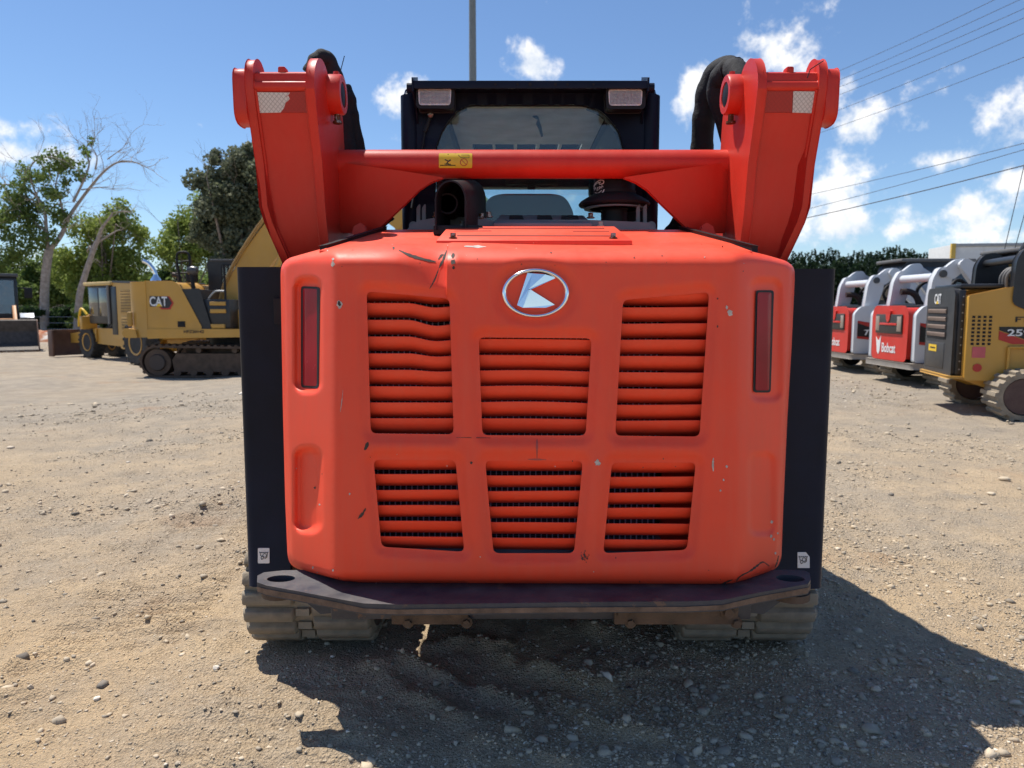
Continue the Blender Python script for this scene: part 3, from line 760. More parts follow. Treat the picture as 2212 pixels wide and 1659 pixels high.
for (u, v, r, pale) in [(733, 656, 4.5, 0), (733, 657, 6.5, 1), (719, 570, 4.5, 1), (719, 560, 2.5, 1), (979, 552, 4, 0), (979, 566, 4.5, 0), (980, 579, 3, 0), (1577, 676, 6, 1), (1570, 664, 3, 1), (1291, 1000, 6, 1),
                        (1570, 1008, 2.5, 1), (1563, 1037, 2, 1), (1556, 1060, 2.2, 1), (1667, 1128, 3, 1), (1666, 1158, 2.6, 1), (1672, 1165, 2.2, 1), (1680, 1152, 2, 1), (1675, 1195, 2.4, 1),
                        (680, 1054, 2.2, 0), (690, 1090, 1.8, 1), (755, 1067, 2, 1), (676, 1226, 2, 1), (719, 1232, 2, 1), (1018, 1000, 2.5, 0), (1550, 705, 1.8, 0), (1550, 645, 1.6, 0),
                        (850, 535, 2.5, 0), (1262, 1198, 2, 0), (1268, 1206, 1.6, 0), (1258, 1208, 1.8, 0), (1264, 1190, 1.4, 0), (1272, 1199, 1.2, 0), (1330, 1205, 1.4, 0), (1190, 545, 1.6, 0), (1370, 556, 1.4, 0), (1430, 552, 1.5, 0)]:
    if (u, r) == (733, 4.5): continue
    chip(u, v, r, PALECHIP if pale else CHIP)
chip(733, 656, 4, CHIP); chip(1291, 1000, 3.6, STEEL, 1.)
for i in range(26): chip(1262 + random.gauss(0, 5), 1203 + random.gauss(0, 6), .7 + random.random() * .5, CHIP)
for i in range(40): chip(640 + random.random() * 1040, random.choice([545, 1240, 1000, 560]) + random.gauss(0, 14), .6 + random.random() * .8, random.choice([CHIP, PALECHIP]))
ribbon([(1003, 532), (1050, 533)], 2.2, PALECHIP, 'scuff')

# --- top of the hood and the vent cover on it
def quad(name, pts, m, thick=.004, d=(0, 0, -1), bev=0., par=None):
    o = plate(name, [M(*p) for p in pts], thick, m, LO, bev, d); return o
quad('hood_top', [(690, 541, 2.02), (1625, 543, 2.02), (1500, 496, 2.66), (815, 496, 2.66)], ORANGE, .02)
for s in (0, 1):
    p = [M(690, 531, 2.08), M(704, 529, 2.08), M(836, 489, 2.66), M(826, 489, 2.66)]
    if s: p = [mir(q) for q in p]
    plate('seal_strip', p, .02, BLACK, LO, .003, (0, 0, -1))
vc = obj('vent_cover', [M(*p) for p in [(942, 519, 2.13), (1366, 519, 2.13), (1328, 489, 2.48), (968, 489, 2.48), (942, 533, 2.13), (1366, 534, 2.13), (1328, 495, 2.48), (968, 495, 2.48)]],
         [(0, 1, 2, 3), (0, 4, 5, 1), (1, 5, 6, 2), (2, 6, 7, 3), (3, 7, 4, 0), (4, 7, 6, 5)], ORANGE, LO, bev=.003)
zz = lambda x, y: ((980 + x * .2984) / 1.1302, (440 + y * .2984) / 1.1302)
def vY(v): return 2.13 + (519 - v) / 30 * .35
def slot(x0, y0, x1, y1, w):
    pts = [zz(x0, y0), zz(x1, y1), (zz(x1, y1)[0], zz(x1, y1)[1] + w), (zz(x0, y0)[0], zz(x0, y0)[1] + w)]
    o = plate('slot', [M(p[0], p[1] - .4, vY(p[1])) for p in pts], .002, mat('slot_shadow', (.16, .02, .012), .7), None, 0, (0, 0, 1)); under(o, vc)
for s_ in ((458, 394, 1660, 394, 1.2), (430, 418, 738, 418, 1.0), (1402, 420, 1700, 421, 1.0), (455, 455, 1715, 458, 1.4)): slot(*s_)
def hexbolt(name, p, r, h, par, m=STEEL, axis='z'):
    V, Fc = [], []
    for (rr, z0, z1, n, a0) in ((r * 1.5, 0, h * .22, 18, 0), (r, h * .22, h, 6, .3)):
        k = len(V)
        for z_ in (z0, z1):
            for i in range(n):
                c_, s_ = rr * math.cos(a0 + 6.28318 * i / n), rr * math.sin(a0 + 6.28318 * i / n)
                V.append(Vector(p) + Vector({'z': (c_, s_, z_), 'y': (c_, -z_, s_), 'x': (z_, c_, s_)}[axis]))
        Fc += [tuple(range(k, k + n)), tuple(range(k + n, k + 2 * n))] + [(k + i, k + (i + 1) % n, k + n + (i + 1) % n, k + n + i) for i in range(n)]
    o = obj(name, V, Fc, m, LO if par is LO else None)
    return o if par is LO else under(o, par)
for (x, y) in ((423, 478), (1733, 478)): u, v = zz(x, y); hexbolt('bolt', M(u, v, vY(v)), .0085, .017, vc)
for (x, y) in ((495, 374), (1632, 378)): u, v = zz(x, y); hexbolt('bolt', M(u, v, vY(v) + .03), .008, .016, vc)

# --- engine deck between hood and cab
def deck(name, pts, Y0, Y1, m, bev=.006):
    return plate(name, [M(u, v, Y0) for u, v in pts], K * (Y1 - Y0), m, LO, bev)
deck('engine_deck', [(880, 500), (890, 489), (905, 480), (945, 473), (1040, 472), (1060, 480), (1262, 478), (1400, 484), (1420, 500)], 2.66, 2.90, GREYP)
tray = obj('filter_tray', [M(*p) for p in [(1066, 481, 2.60), (1279, 482, 2.60), (1261, 465, 2.84), (1080, 464, 2.84), (1066, 490, 2.60), (1279, 490, 2.60), (1261, 475, 2.84), (1080, 474, 2.84)]],
           [(0, 1, 2, 3), (0, 4, 5, 1), (1, 5, 6, 2), (2, 6, 7, 3), (3, 7, 4, 0), (4, 7, 6, 5)], GREYP, LO, bev=.004)
for (x0, x1) in ((1100, 1131), (1160, 1193), (1212, 1250)):
    o = plate('mesh_window', [M(u, v, 2.60 + (481 - v) / 17 * .24 - .004) for u, v in ((x0, 474), (x1, 474), (x1 - 3, 467), (x0 + 1, 467))], .004, DEEP, None, 0, (0, 0, 1)); under(o, tray)
for (x, y) in ((285, 305), (715, 305), (1548, 312), (655, 318)): u, v = zz(x, y); hexbolt('bolt', M(u, v, 2.67), .010, .02, LO)
# exhaust outlet: a hooded duct, open towards the rear
def duct():
    n = 16; V = []; secs = [(2.42, 0, 1.0), (2.45, 2, 1.02), (2.70, 30, .98), (2.88, 46, .9)]
    def arch(cu, Y, s, inset):
        w, top, bot = (34 - inset) * s, 389 + inset, 496
        pts = [(cu - w, bot)]
        for i in range(n + 1):
            a_ = math.pi * i / n; pts.append((cu - w * math.cos(a_), 432 - (432 - top) * math.sin(a_)))
        return [M(u, v, Y) for u, v in pts + [(cu + w, bot)]]
    rings = [arch(973 + du, Y, s, 0) for Y, du, s in secs] + [arch(973 + 42, 2.80, .9, 4), arch(973, 2.42, 1., 3.5)]
    m_ = len(rings[0]); V = [p for r in rings for p in r]
    Fc = [(i * m_ + k, i * m_ + k + 1, (i + 1) * m_ + k + 1, (i + 1) * m_ + k) for i in range(len(rings) - 1) for k in range(m_ - 1)]
    k = (len(rings) - 1) * m_; Fc += [(k + i, k + i + 1, i + 1, i) for i in range(m_ - 1)]
    Fc.append(tuple(range(4 * m_, 5 * m_)))
    e = obj('exhaust_duct', V, Fc, BLACK, LO, smooth=40)
    c = M(972, 448, 2.60); o = lathe('exhaust_pipe', [(.036, -.10), (.036, .25), (.030, .25), (.030, -.10)], c, 'y', DEEP, None); under(o, e)
    b_ = M(936, 494, 2.43); c_ = M(1042, 494, 2.43)
    o = obj('duct_base', boxv(b_.x, c_.x, K * 2.43, K * 2.6, b_.z - .02, b_.z + .012), BOXF, BLACK, None, bev=.003); under(o, e)
duct()
def precleaner():
    c = M(1326, 490, 2.80); z = lambda v: M(1326, v, 2.80).z
    px = K * 2.80 * 1.02 / F
    pc = lathe('air_precleaner', [(27 * px, z(500)), (27 * px, z(456)), (30 * px, z(452)), (58 * px, z(449)), (72 * px, z(446)), (74 * px, z(442)), (70 * px, z(436)), (56 * px, z(427)), (45 * px, z(421)), (43 * px, z(418)), (42 * px, z(360)), (40 * px, z(350)), (30 * px, z(343))],
               (c.x, K * 2.80, 0), 'z', BLACK, LO, n=40)
    for rr, w in ((50, 3), (62, 2)):
        o = lathe('rim_ring', [((rr - w) * px, z(449.5)), (rr * px, z(449.5)), (rr * px, z(452.5)), ((rr - w) * px, z(452.5))], (c.x, K * 2.80, 0), 'z', GREYP, None, n=40); under(o, pc)
    o = lathe('band', [(44.3 * px, z(420)), (44.3 * px, z(414)), (42 * px, z(414))], (c.x, K * 2.80, 0), 'z', DEEP, None, n=40); under(o, pc)
    # white swirl lettering round the bowl
    def bowl(u, v): return M(u, v, 2.80 - .0 - math.sqrt(max(0, 43.6 ** 2 - (u - 1326) ** 2)) / F * 2.80)
    def stroke(path, w):
        pts = smoothpath([Vector((*p, 0)) for p in path], 5); A, B = [], []
        for i, p in enumerate(pts):
            t = (pts[min(i + 1, len(pts) - 1)] - pts[max(i - 1, 0)]).normalized(); nr = Vector((-t.y, t.x, 0)) * w
            A.append(bowl(*(p + nr)[:2])); B.append(bowl(*(p - nr)[:2]))
        n = len(A); o = obj('swirl_print', A + B, [(i, i + 1, n + i + 1, n + i) for i in range(n - 1)], WHITE, None, fix=False); under(o, pc)
    for p, w in (([(1282.6, 403), (1287, 395), (1297, 389), (1304, 391), (1303, 396), (1296, 398), (1294, 395), (1298, 393)], .9), ([(1283, 408), (1285, 400), (1294, 393)], .7),
                 ([(1285, 421), (1294, 420), (1302, 415), (1305, 409)], .9), ([(1284, 416), (1292, 417), (1300, 411)], .6), ([(1284, 411), (1286, 405), (1288, 410)], .6),
                 ([(1289, 412), (1292, 409), (1290, 406), (1293, 404)], .6), ([(1295, 409), (1295, 403), (1298, 405), (1295, 407)], .5), ([(1300, 407), (1300, 401), (1303, 404)], .5), ([(1293, 386), (1304, 385)], .8)): stroke(p, w)
precleaner()

# --- lift arm uprights with the cross tube between them
XO, XI = -.828 * K, -.612 * K
def yz(u, v, X): p = PX(u, v, X); return (p.y, p.z)
rear = [yz(u, v, XI) for u, v in ((680, 192), (687, 262), (697, 355), (703, 446), (706, 480), (709, 510), (716, 572))]
frontI = [yz(u, v, XI + .01) for u, v in ((746, 200), (746, 250), (750, 330), (757, 490))]
def lobe(c, r, a0, a1, n=9): return [(c[0] + r * math.cos(a0 + (a1 - a0) * i / n), c[1] + r * math.sin(a0 + (a1 - a0) * i / n)) for i in range(n + 1)]
def yzM(Y, z): return (K * Y, K * (z - 1.15) + H)
def armprof():
    top = rear[0]
    fr = [(frontI[3][0] + .03, frontI[3][1] - .12), frontI[3], frontI[2], frontI[1]]
    cy = (rear[0][0] + frontI[0][0]) / 2
    r = (frontI[0][0] - rear[0][0]) / 2
    cz = rear[0][1] + .0
    return rear[::-1] + lobe((cy, cz), r, math.pi, 0)[1:-1] + fr[::-1]
AP = armprof()
ZB0, ZB1 = rear[3][1] - .02, rear[-1][1]
def taper(o, s):           # the outer side draws in towards the foot
    for v in o.data.vertices:
        x = v.co.x if s == 0 else 2 * XC - v.co.x
        if x < (XO + XI) / 2 and v.co.z < ZB0:
            dx = .055 * (ZB0 - v.co.z) / (ZB0 - ZB1); v.co.x += dx if s == 0 else -dx
    return o
def arms():
    for s in (0, 1):
        f = (lambda x: x) if s == 0 else (lambda x: 2 * XC - x)
        def pr(name, poly, a_, b_, m, par=None, bev=.004):
            o = prism(name, poly, 'x', f(a_), f(b_), m, LO if par is None else None, bev)
            taper(o, s)
            return o if par is None else under(o, par)
        t = .028
        arm = pr('lift_arm', [(y + .012, z) for y, z in rear[::-1]] + [(rear[0][0] + .012, rear[0][1] + .055), (rear[0][0] + .05, rear[0][1] + .068), (frontI[0][0] - .06, rear[0][1] + .06), (frontI[1][0] - .05, frontI[1][1]), (frontI[2][0] - .05, frontI[2][1]), (frontI[3][0] - .04, frontI[3][1] - .1)], XO + t * .6, XI - t * .6, ORANGE2, bev=.008)
        # side plates, each with a rounded head
        hy, hz = rear[0][0], rear[0][1]
        ro = .062
        outer = rear[::-1] + lobe((hy + ro, hz + .045), ro, math.pi, .25)[0:] + [(hy + .16, hz - .05), (frontI[1][0] - .05, frontI[1][1] - .1), (frontI[2][0] - .03, frontI[2][1]), (frontI[3][0], frontI[3][1] - .1)]
        pr('outer_side_plate', outer, XO, XO + t, ORANGE2, arm)
        ri = (frontI[0][0] - hy) * .5
        inner = [(y - .004, z) for y, z in rear[::-1]] + [(hy - .004, hz)] + lobe((hy + .108, hz + .012), .112, math.pi * .98, .55, 12) + [(frontI[0][0] - .02, hz + .03), (frontI[0][0], hz - .03), frontI[1], frontI[2], frontI[3], (frontI[3][0] + .01, frontI[3][1] - .1)]
        pr('inner_side_plate', inner, XI - t, XI, ORANGE2, arm)
        # reinforcing pad outside
        pr('outer_pad', rpoly([(hy + .01, hz - .10), (hy + .005, hz + .075), (hy + .13, hz + .075), (hy + .13, hz - .10)], .045, 4), XO - .042, XO, ORANGE2, arm)
        # pin boss on the inner plate
        c = Vector((f(XI), hy + ri + .01, hz + .040)); sg = 1 if s == 0 else -1
        bs = lathe('pin_boss', [(.068, 0), (.068, sg * .040), (.064, sg * .046), (.043, sg * .046), (.043, sg * .038)], c, 'x', ORANGE2, None, n=32); under(bs, arm)
        o = lathe('pin', [(.042, 0), (.042, sg * .0425), (.038, sg * .044)], c, 'x', BLACK, None, n=24); under(o, arm)
        hexbolt('boss_bolt', c + Vector((sg * .022, 0, -.098)), .011, .034, arm)
        hexbolt('boss_bolt', c + Vector((sg * .022, 0, .064)), .011, .014, arm, m=ORANGE2)
        # grease flap and stub behind the head
        pr('rear_lip', [(hy + .012, hz + .030), (hy + .002, hz + .022), (hy + .002, hz + .004), (hy + .02, hz - .012), (hy + .05, hz)], XO + t, XI - t, ORANGE2, arm)
        o = box('top_boss', *sorted((f(XO + .10), f(XO + .125))), hy + .02, hy + .06, hz + .05, hz + .078, ORANGE2, None, .006); under(o, arm)
        # weld beads along the plates
        wpts = [Vector((f(XI - t - .002), y + .008, z)) for y, z in rear]; o = tube('weld', smoothpath(wpts, 3), .006, ORANGE2, None, 8); under(o, arm)
        wpts = [Vector((f(XO + t + .002), y + .008, z)) for y, z in rear]; o = taper(tube('weld', smoothpath(wpts, 3), .006, ORANGE2, None, 8), s); under(o, arm)
        # beam running forward and down along the machine
        y0, z0 = frontI[2]
        pr('arm_beam', [(y0 - .1, z0 - .05), (y0 + .04, z0 + .02), (y0 + .06, z0 - .14), (y0 + .35, z0 - .26), (4.6, z0 - .72), (4.75, z0 - 1.15), (4.55, z0 - 1.15), (4.35, z0 - .95), (y0 + .25, z0 - .5), (y0 - .05, z0 - .5)], XO + .03, XI - .05, ORANGE2, arm)
        # reflector tape
        def tape(name, quad_, m):
            yy = lambda v: None
            pts = []
            for u, v in quad_:
                # lies on the rear face of the box
                zz_ = None
                X = (PX(541, v, XO).x)
                p = M(u, v, 2.0)
                # depth where this height meets the rear profile
                r_ = ray(u, v)
                best = None
                for (ya, za), (yb, zb) in zip(rear[:-1], rear[1:]):
                    for k_ in range(101):
                        y_ = ya + (yb - ya) * k_ / 100; z_ = za + (zb - za) * k_ / 100
                        e_ = abs(H + r_.z * y_ / r_.y - z_)
                        if best is None or e_ < best[0]: best = (e_, y_)
                pts.append(P(u, v, best[1] + .0065))
            o_ = plate(name, pts, .003, m, None, 0, (0, 1, 0)); under(o_, arm)
        if s == 0:
            tape('red_tape', [(614, 199), (672, 197), (674, 243), (606, 243)], TAPER)
            tape('white_tape', [(541, 199), (626, 200), (623, 206), (626, 214), (617, 222), (613, 234), (606, 243), (548, 244)], TAPEW)
        else:
            tape('red_tape', [(1648, 197), (1713, 197), (1711, 243), (1645, 243)], TAPER)
            tape('white_tape', [(1714, 197), (1779, 198), (1773, 245), (1712, 243)], TAPEW)
def tapemat(name, a_, b_):
    m, nt, bb = newmat(name)
    tc = nt.nodes.new('ShaderNodeTexCoord'); mp = nt.nodes.new('ShaderNodeMapping'); mp.inputs['Rotation'].default_value = (0, R(45), 0)
    nt.links.new(tc.outputs['Object'], mp.inputs[0])
    sp = nt.nodes.new('ShaderNodeSeparateXYZ'); nt.links.new(mp.outputs[0], sp.inputs[0])
    f = None
    for k_ in (0, 2):
        q = _math(nt, 'ABSOLUTE', _math(nt, 'SUBTRACT', _math(nt, 'FRACT', _math(nt, 'MULTIPLY', sp.outputs[k_], 95)), .5)); q = _ramp(nt, q, .36, .46)
        f = q if f is None else _math(nt, 'MAXIMUM', f, q)
    nt.links.new(_mix(nt, f, a_, b_), bb.inputs['Base Color']); bb.inputs['Roughness'].default_value = .4
    return m
TAPEW = tapemat('white_reflector_tape', (.62, .60, .57), (.38, .36, .34)); TAPER = tapemat('red_reflector_tape', (.36, .016, .014), (.30, .012, .012))
arms()
ctY, ctv = 2.70, 355
c0, c1 = M(738, ctv, ctY), M(1568, ctv, ctY); zc = (c0.z + c1.z) / 2
CT = tube('cross_tube', [Vector((x, K * ctY, zc)) for x in (XI - .01, XC - .3, XC + .3, 2 * XC - XI + .01)], .050 * K, ORANGE2, LO, 40)
for s in (0, 1):
    pts = [(726, 352, 2.67), (800, 360, 2.602), (870, 372, 2.605), (950, 384, 2.61), (930, 392, 2.62), (905, 408, 2.63), (870, 442, 2.645), (835, 475, 2.66), (808, 500, 2.67), (726, 500, 2.68)]
    p = [M(*q) for q in pts]
    if s: p = [mir(q) for q in p]
    plate('gusset_plate', p, .028, ORANGE2, LO, .004)
    q = [M(762, 504, 2.6), M(766, 490, 2.6), M(778, 483, 2.6), M(787, 490, 2.6), M(790, 504, 2.6)]
    if s: q = [mir(w_) for w_ in q]
    plate('stop_tab', q, .03, ORANGE2, LO, .003)
# yellow warning sticker wrapped on the tube
def ct(u, v, off=.0012):
    rr = .050 * K + off; r_ = ray(u, v)
    # ray against the tube (axis along x at (K*ctY, zc))
    a_ = r_.y ** 2 + r_.z ** 2; b_ = -2 * (r_.y * K * ctY + r_.z * (zc - H)); c_ = (K * ctY) ** 2 + (zc - H) ** 2 - rr ** 2
    t = (-b_ - math.sqrt(max(0, b_ * b_ - 4 * a_ * c_))) / (2 * a_); return Vector((r_.x * t, r_.y * t, H + r_.z * t))
def ctpatch(name, poly, m, off):
    poly = densify(poly, 3.); q = np.array(poly); n = len(poly)
    gx, gy = np.meshgrid(np.arange(q[:, 0].min(), q[:, 0].max(), 4), np.arange(q[:, 1].min(), q[:, 1].max(), 3)); g = np.stack([gx.ravel(), gy.ravel()], 1)
    ok = inpoly(g, poly) & (polydist(g, poly) > 1)
    vs_, _, fs_ = delaunay_2d_cdt([Vector(p_) for p_ in poly + [tuple(x) for x in g[ok]]], [(i, (i + 1) % n) for i in range(n)], [], 0, 1e-5)[:3]
    qq = np.array([tuple(p_) for p_ in vs_]); cen = np.array([qq[list(f)].mean(0) for f in fs_]); ok = inpoly(cen, poly)
    o = obj(name, [ct(*p_, off) for p_ in qq], [tuple(f) for f, k_ in zip(fs_, ok) if k_], m, None, fix=False); return under(o, CT)
def ctline(path, w, m, off=.0020, close=False, name='pictogram'):
    pts = [Vector((*p_, 0)) for p_ in path]
    if close: pts.append(pts[0])
    for a_, b_ in zip(pts[:-1], pts[1:]):
        t = (b_ - a_).normalized(); nr = Vector((-t.y, t.x, 0)) * w; a2, b2 = a_ - t * w, b_ + t * w
        yield [ct(*(a2 + nr)[:2], off), ct(*(a2 - nr)[:2], off), ct(*(b2 - nr)[:2], off), ct(*(b2 + nr)[:2], off)]
ctpatch('warning_sticker', rpoly([(948, 331), (1020, 331), (1020, 363), (948, 363)], 2.5, 3), YSTK, .0012)
z3 = lambda x, y: ((940 + x * .3164) / 1.1302, (160 + y * .3164) / 1.1302)
V, Fc = [], []
for path, w, cl in (([z3(487, 685), z3(540, 770), z3(430, 770)], .9, True), ([z3(545, 680), z3(547, 782)], .5, False), ([z3(565, 690), z3(585, 710), z3(648, 712), z3(648, 690), z3(590, 690)], .5, False),
                    ([z3(465, 727), z3(490, 738), z3(480, 748)], 1.1, False), ([z3(490, 738), z3(503, 730)], 1.4, False), ([z3(462, 760), z3(505, 762)], .9, False), ([z3(472, 757), z3(480, 752), z3(490, 757)], .7, False)):
    for q in ctline(path, w, BLK, close=cl): k = len(V); V += q; Fc.append((k, k + 1, k + 2, k + 3))
under(obj('pictogram', V, Fc, BLK, None, fix=False), CT)
V, Fc = [], []; cc = z3(608, 746)
for path, w, cl in ((ell(cc[0], cc[1], 7.6, 7.6, 20), .7, True), ([(cc[0] - 5, cc[1] - 5), (cc[0] + 5, cc[1] + 5)], .7, False)):
    for q in ctline(path, w, REDP, close=cl): k = len(V); V += q; Fc.append((k, k + 1, k + 2, k + 3))
under(obj('pictogram', V, Fc, REDP, None, fix=False), CT)
# black hose sleeves beside the arms
SLEEVE = mat('sleeve_fabric', (.010, .010, .012), .85, var=.3, nscale=20, bump=.6, bscale=45)
def sleeve(path, rad):
    pts = smoothpath([M(*p) for p in path], 7); rr = [rad * (1 + .05 * math.sin(i * 1.1) + .05 * random.random()) for i in range(len(pts))]
    return tube('hose_sleeve', pts, rr, SLEEVE, LO, 14)
sleeve([(1592, 330, 2.86), (1552, 205, 2.84), (1560, 165, 2.80), (1580, 150, 2.76), (1596, 165, 2.70), (1600, 220, 2.66)], .042)
sleeve([(1516, 330, 2.98), (1520, 260, 2.95), (1531, 190, 2.92), (1556, 150, 2.88), (1590, 150, 2.80)], .044)
sleeve([(1450, 510, 3.1), (1472, 480, 3.05), (1500, 440, 3.0), (1512, 330, 2.98)], .04)
sleeve([(672, 160, 2.75), (684, 134, 2.75), (698, 126, 2.76), (712, 140, 2.78), (735, 200, 2.8)], .032)
sleeve([(742, 190, 2.86), (752, 215, 2.86), (760, 260, 2.88), (774, 330, 2.9)], .030)
sleeve([(738, 200, 2.84), (745, 260, 2.86), (752, 330, 2.86)], .034)
sleeve([(790, 500, 3.0), (820, 478, 3.0), (842, 460, 3.0)], .03)
for p in ([(736, 152), (744, 121)], [(748, 205), (756, 188)], [(764, 248), (768, 236)]): tube('cable_tie', [M(*q, 2.84) for q in p], .0018, BLACK, LO, 6)
tube('cable_tie', [M(1744, 168, 2.36), M(1750, 150, 2.36), M(1779, 131, 2.36)], .0016, BLACK, LO, 6)

# --- side panels (fenders) left and right of the hood, with service stickers
for s in (0, 1):
    pts = [(505, 571), (560, 569), (592, 567), (606, 561), (700, 561), (700, 1274), (528, 1268)] if s == 0 else [(1812, 575), (1740, 574), (1716, 572), (1600, 566), (1600, 1274), (1777, 1272)]
    p3 = [M(u, v, 2.235) for u, v in pts]
    side = p3[0].x; zlo = p3[-1].z; zhi = p3[0].z
    xin = p3[3].x; y0 = K * 2.235
    sg = 1 if s == 0 else -1
    plan = rpoly([(xin, y0), (side, y0), (side + sg * .012, y0 + .75), (side + sg * .030, y0 + .75), (side + sg * .022, y0 + .022), (xin, y0 + .022)], [0.001, .035, .001, .001, .02, .001], 6)
    fe = prism('fender', plan, 'z', zlo, zhi - .008, NAVY, LO, .003)
    q = [(557, 1184), (582, 1184), (582, 1217), (557, 1217)] if s == 0 else [(1723, 1193), (1741, 1193), (1744, 1197), (1749, 1203), (1749, 1227), (1723, 1227)]
    o = plate('service_sticker', [M(u, v, 2.233) for u, v in (rpoly(q, 2, 2) if s == 0 else q)], .003, WHITE, None); under(o, fe)
    cu, cv = (569.5, 1201) if s == 0 else (1735, 1210); V, Fc = [], []
    def ln(path, w=.6):
        for a_, b_ in zip(path[:-1], path[1:]):
            a_, b_ = Vector(a_), Vector(b_); t = (b_ - a_).normalized(); nr = Vector((-t.y, t.x)) * w; k = len(V)
            V.extend([M(*(a_ + nr), 2.2315), M(*(a_ - nr), 2.2315), M(*(b_ - nr), 2.2315), M(*(b_ + nr), 2.2315)]); Fc.append((k, k + 1, k + 2, k + 3))
    ln([(cu - 10, cv - 7), (cu + 10, cv - 7)]); ln(ell(cu + 2, cv - 1, 4, 4, 12) + [(cu + 6, cv - 1)]); ln(ell(cu - 3, cv + 4, 3, 3, 10) + [(cu, cv + 4)]); ln([(cu - 7, cv - 7), (cu - 7, cv - 1), (cu - 4, cv + 1)])
    ln([(cu + 8, cv - 7), (cu + 7, cv + 3), (cu + 2, cv + 6)]); ln([(cu - 5, cv + 8), (cu - 2, cv + 6)])
    for i in range(5): ln([(cu - 9 + i * 4.2, cv - 7), (cu - 7.5 + i * 4.2, cv - 9)], .4)
    under(obj('pictogram', V, Fc, BLK, None, fix=False), fe)
a = M(594, 700, 2.23); b = M(612, 645, 2.23); box('black_slot', a.x, b.x, K * 2.222, K * 2.231, a.z, b.z, DEEP, LO)  # black slot drawn as a thin dark box on the left fender

# --- rear bumper plate, its cross member and brackets
zb = .43
rb = [(556, 1240), (555, 1254), (575, 1261), (640, 1272), (735, 1290), (785, 1299), (860, 1302), (1160, 1303), (1480, 1304), (1560, 1301), (1640, 1284), (1745, 1264), (1751, 1254), (1749, 1240)]
pl = [PZ(u, v, zb) for u, v in rb]
pl = [Vector((p.x, p.y, zb)) for p in pl]
pl2 = [(p.x, p.y) for p in pl] + [(PZ(1738, 1234, zb).x, PZ(1738, 1234, zb).y), (pl[-1].x - .12, PZ(1700, 1232, zb).y), (pl[0].x + .12, PZ(620, 1231, zb).y), (PZ(570, 1233, zb).x, PZ(570, 1233, zb).y)]
def bumper():
    hl = PZ(607, 1246, zb); hr = PZ(1707, 1252, zb)
    holes = [[(c.x + .040 * math.cos(6.283 * i / 20), c.y + .027 * math.sin(6.283 * i / 20)) for i in range(20)] for c in (hl, hr)]
    outer = densify([tuple(p) for p in pl2], .05)
    pts, ed = [], []
    for lp in [outer] + holes:
        k = len(pts); pts += lp; ed += [(k + i, k + (i + 1) % len(lp)) for i in range(len(lp))]
    vs_, _, fs_ = delaunay_2d_cdt([Vector(p) for p in pts], ed, [], 0, 1e-6)[:3]
    q = np.array([tuple(p) for p in vs_]); cen = np.array([q[list(f)].mean(0) for f in fs_])
    ok = inpoly(cen, outer)
    for h_ in holes: ok &= ~inpoly(cen, h_)
    Fc = [tuple(f) for f, k in zip(fs_, ok) if k]; n = len(q)
    dz = .006 * np.sin(q[:, 0] * 3.1) * (q[:, 1] < 2.1)
    V = [(x, y, zb + d) for (x, y), d in zip(q, dz)] + [(x, y, zb - .030 + d) for (x, y), d in zip(q, dz)]
    cnt = {}
    for f in Fc:
        for i in range(3):
            e = (f[i], f[(i + 1) % 3]); k = tuple(sorted(e)); cnt[k] = None if k in cnt else e
    F2 = Fc + [tuple(i + n for i in f[::-1]) for f in Fc] + [(e[0], e[1], e[1] + n, e[0] + n) for e in cnt.values() if e]
    return obj('rear_bumper', V, F2, BUMP, LO, smooth=35)
BP = bumper()
for q in (PZ(607, 1246, zb), PZ(1707, 1252, zb)): under(lathe('hole_blocker', [(.055, zb - .05), (.055, zb - .030), (.040, zb - .030), (.040, zb - .05)], (q.x, q.y, 0), 'z', RUST, None, 20), BP)  # added under each ear hole, stops a ring of sun on the ground
ya = min(p.y for p in pl)
EDGE = mat('bare_bumper_edge', (.16, .105, .075), .7, .3, var=.4, nscale=25, bump=.3, bscale=80)
V, Fc = [], []
for i, p in enumerate(pl[1:-1]):
    d = .006 * math.sin(p.x * 3.1) * (p.y < 2.1)
    n_ = Vector((0, -.0022, 0)); V += [p + n_ + Vector((0, 0, -.008 + d - .006 * random.random())), p + n_ + Vector((0, 0, -.026 + d))]
    if i: k = len(V) - 4; Fc.append((k, k + 2, k + 3, k + 1))
under(obj('worn_edge', V, Fc, EDGE, None, fix=False), BP)
cm = box('cross_member', -.50, .66, ya + .10, ya + .32, .342, .397, BUMP, LO, .006)
for (x0, x1) in ((-.33, -.12), (.28, .62)):
    o = box('mount_plate', x0, x1, ya + .085, ya + .10, .334, .388, RUST, None, .004); under(o, cm)
    for x in (x0 + .02, x1 - .03):
        hexbolt('bolt', (x, ya + .085, .372), .014, .016, cm, RUST, 'y'); hexbolt('bolt', (x + .025, ya + .09, .340), .011, .014, cm, RUST, 'y')
for x0, x1 in ((-.62, -.49), (.66, .80)):
    sx = 1 if x0 < 0 else -1; xa, xb = (x0, x1) if x0 < 0 else (x1, x0)
    plate('brace', [Vector((xa, ya + .17, .397)), Vector((xb, ya + .15, .397)), Vector((xb, ya + .15, .345)), Vector((xb - sx * .05, ya + .15, .34))], .02, BUMP, LO, .003)

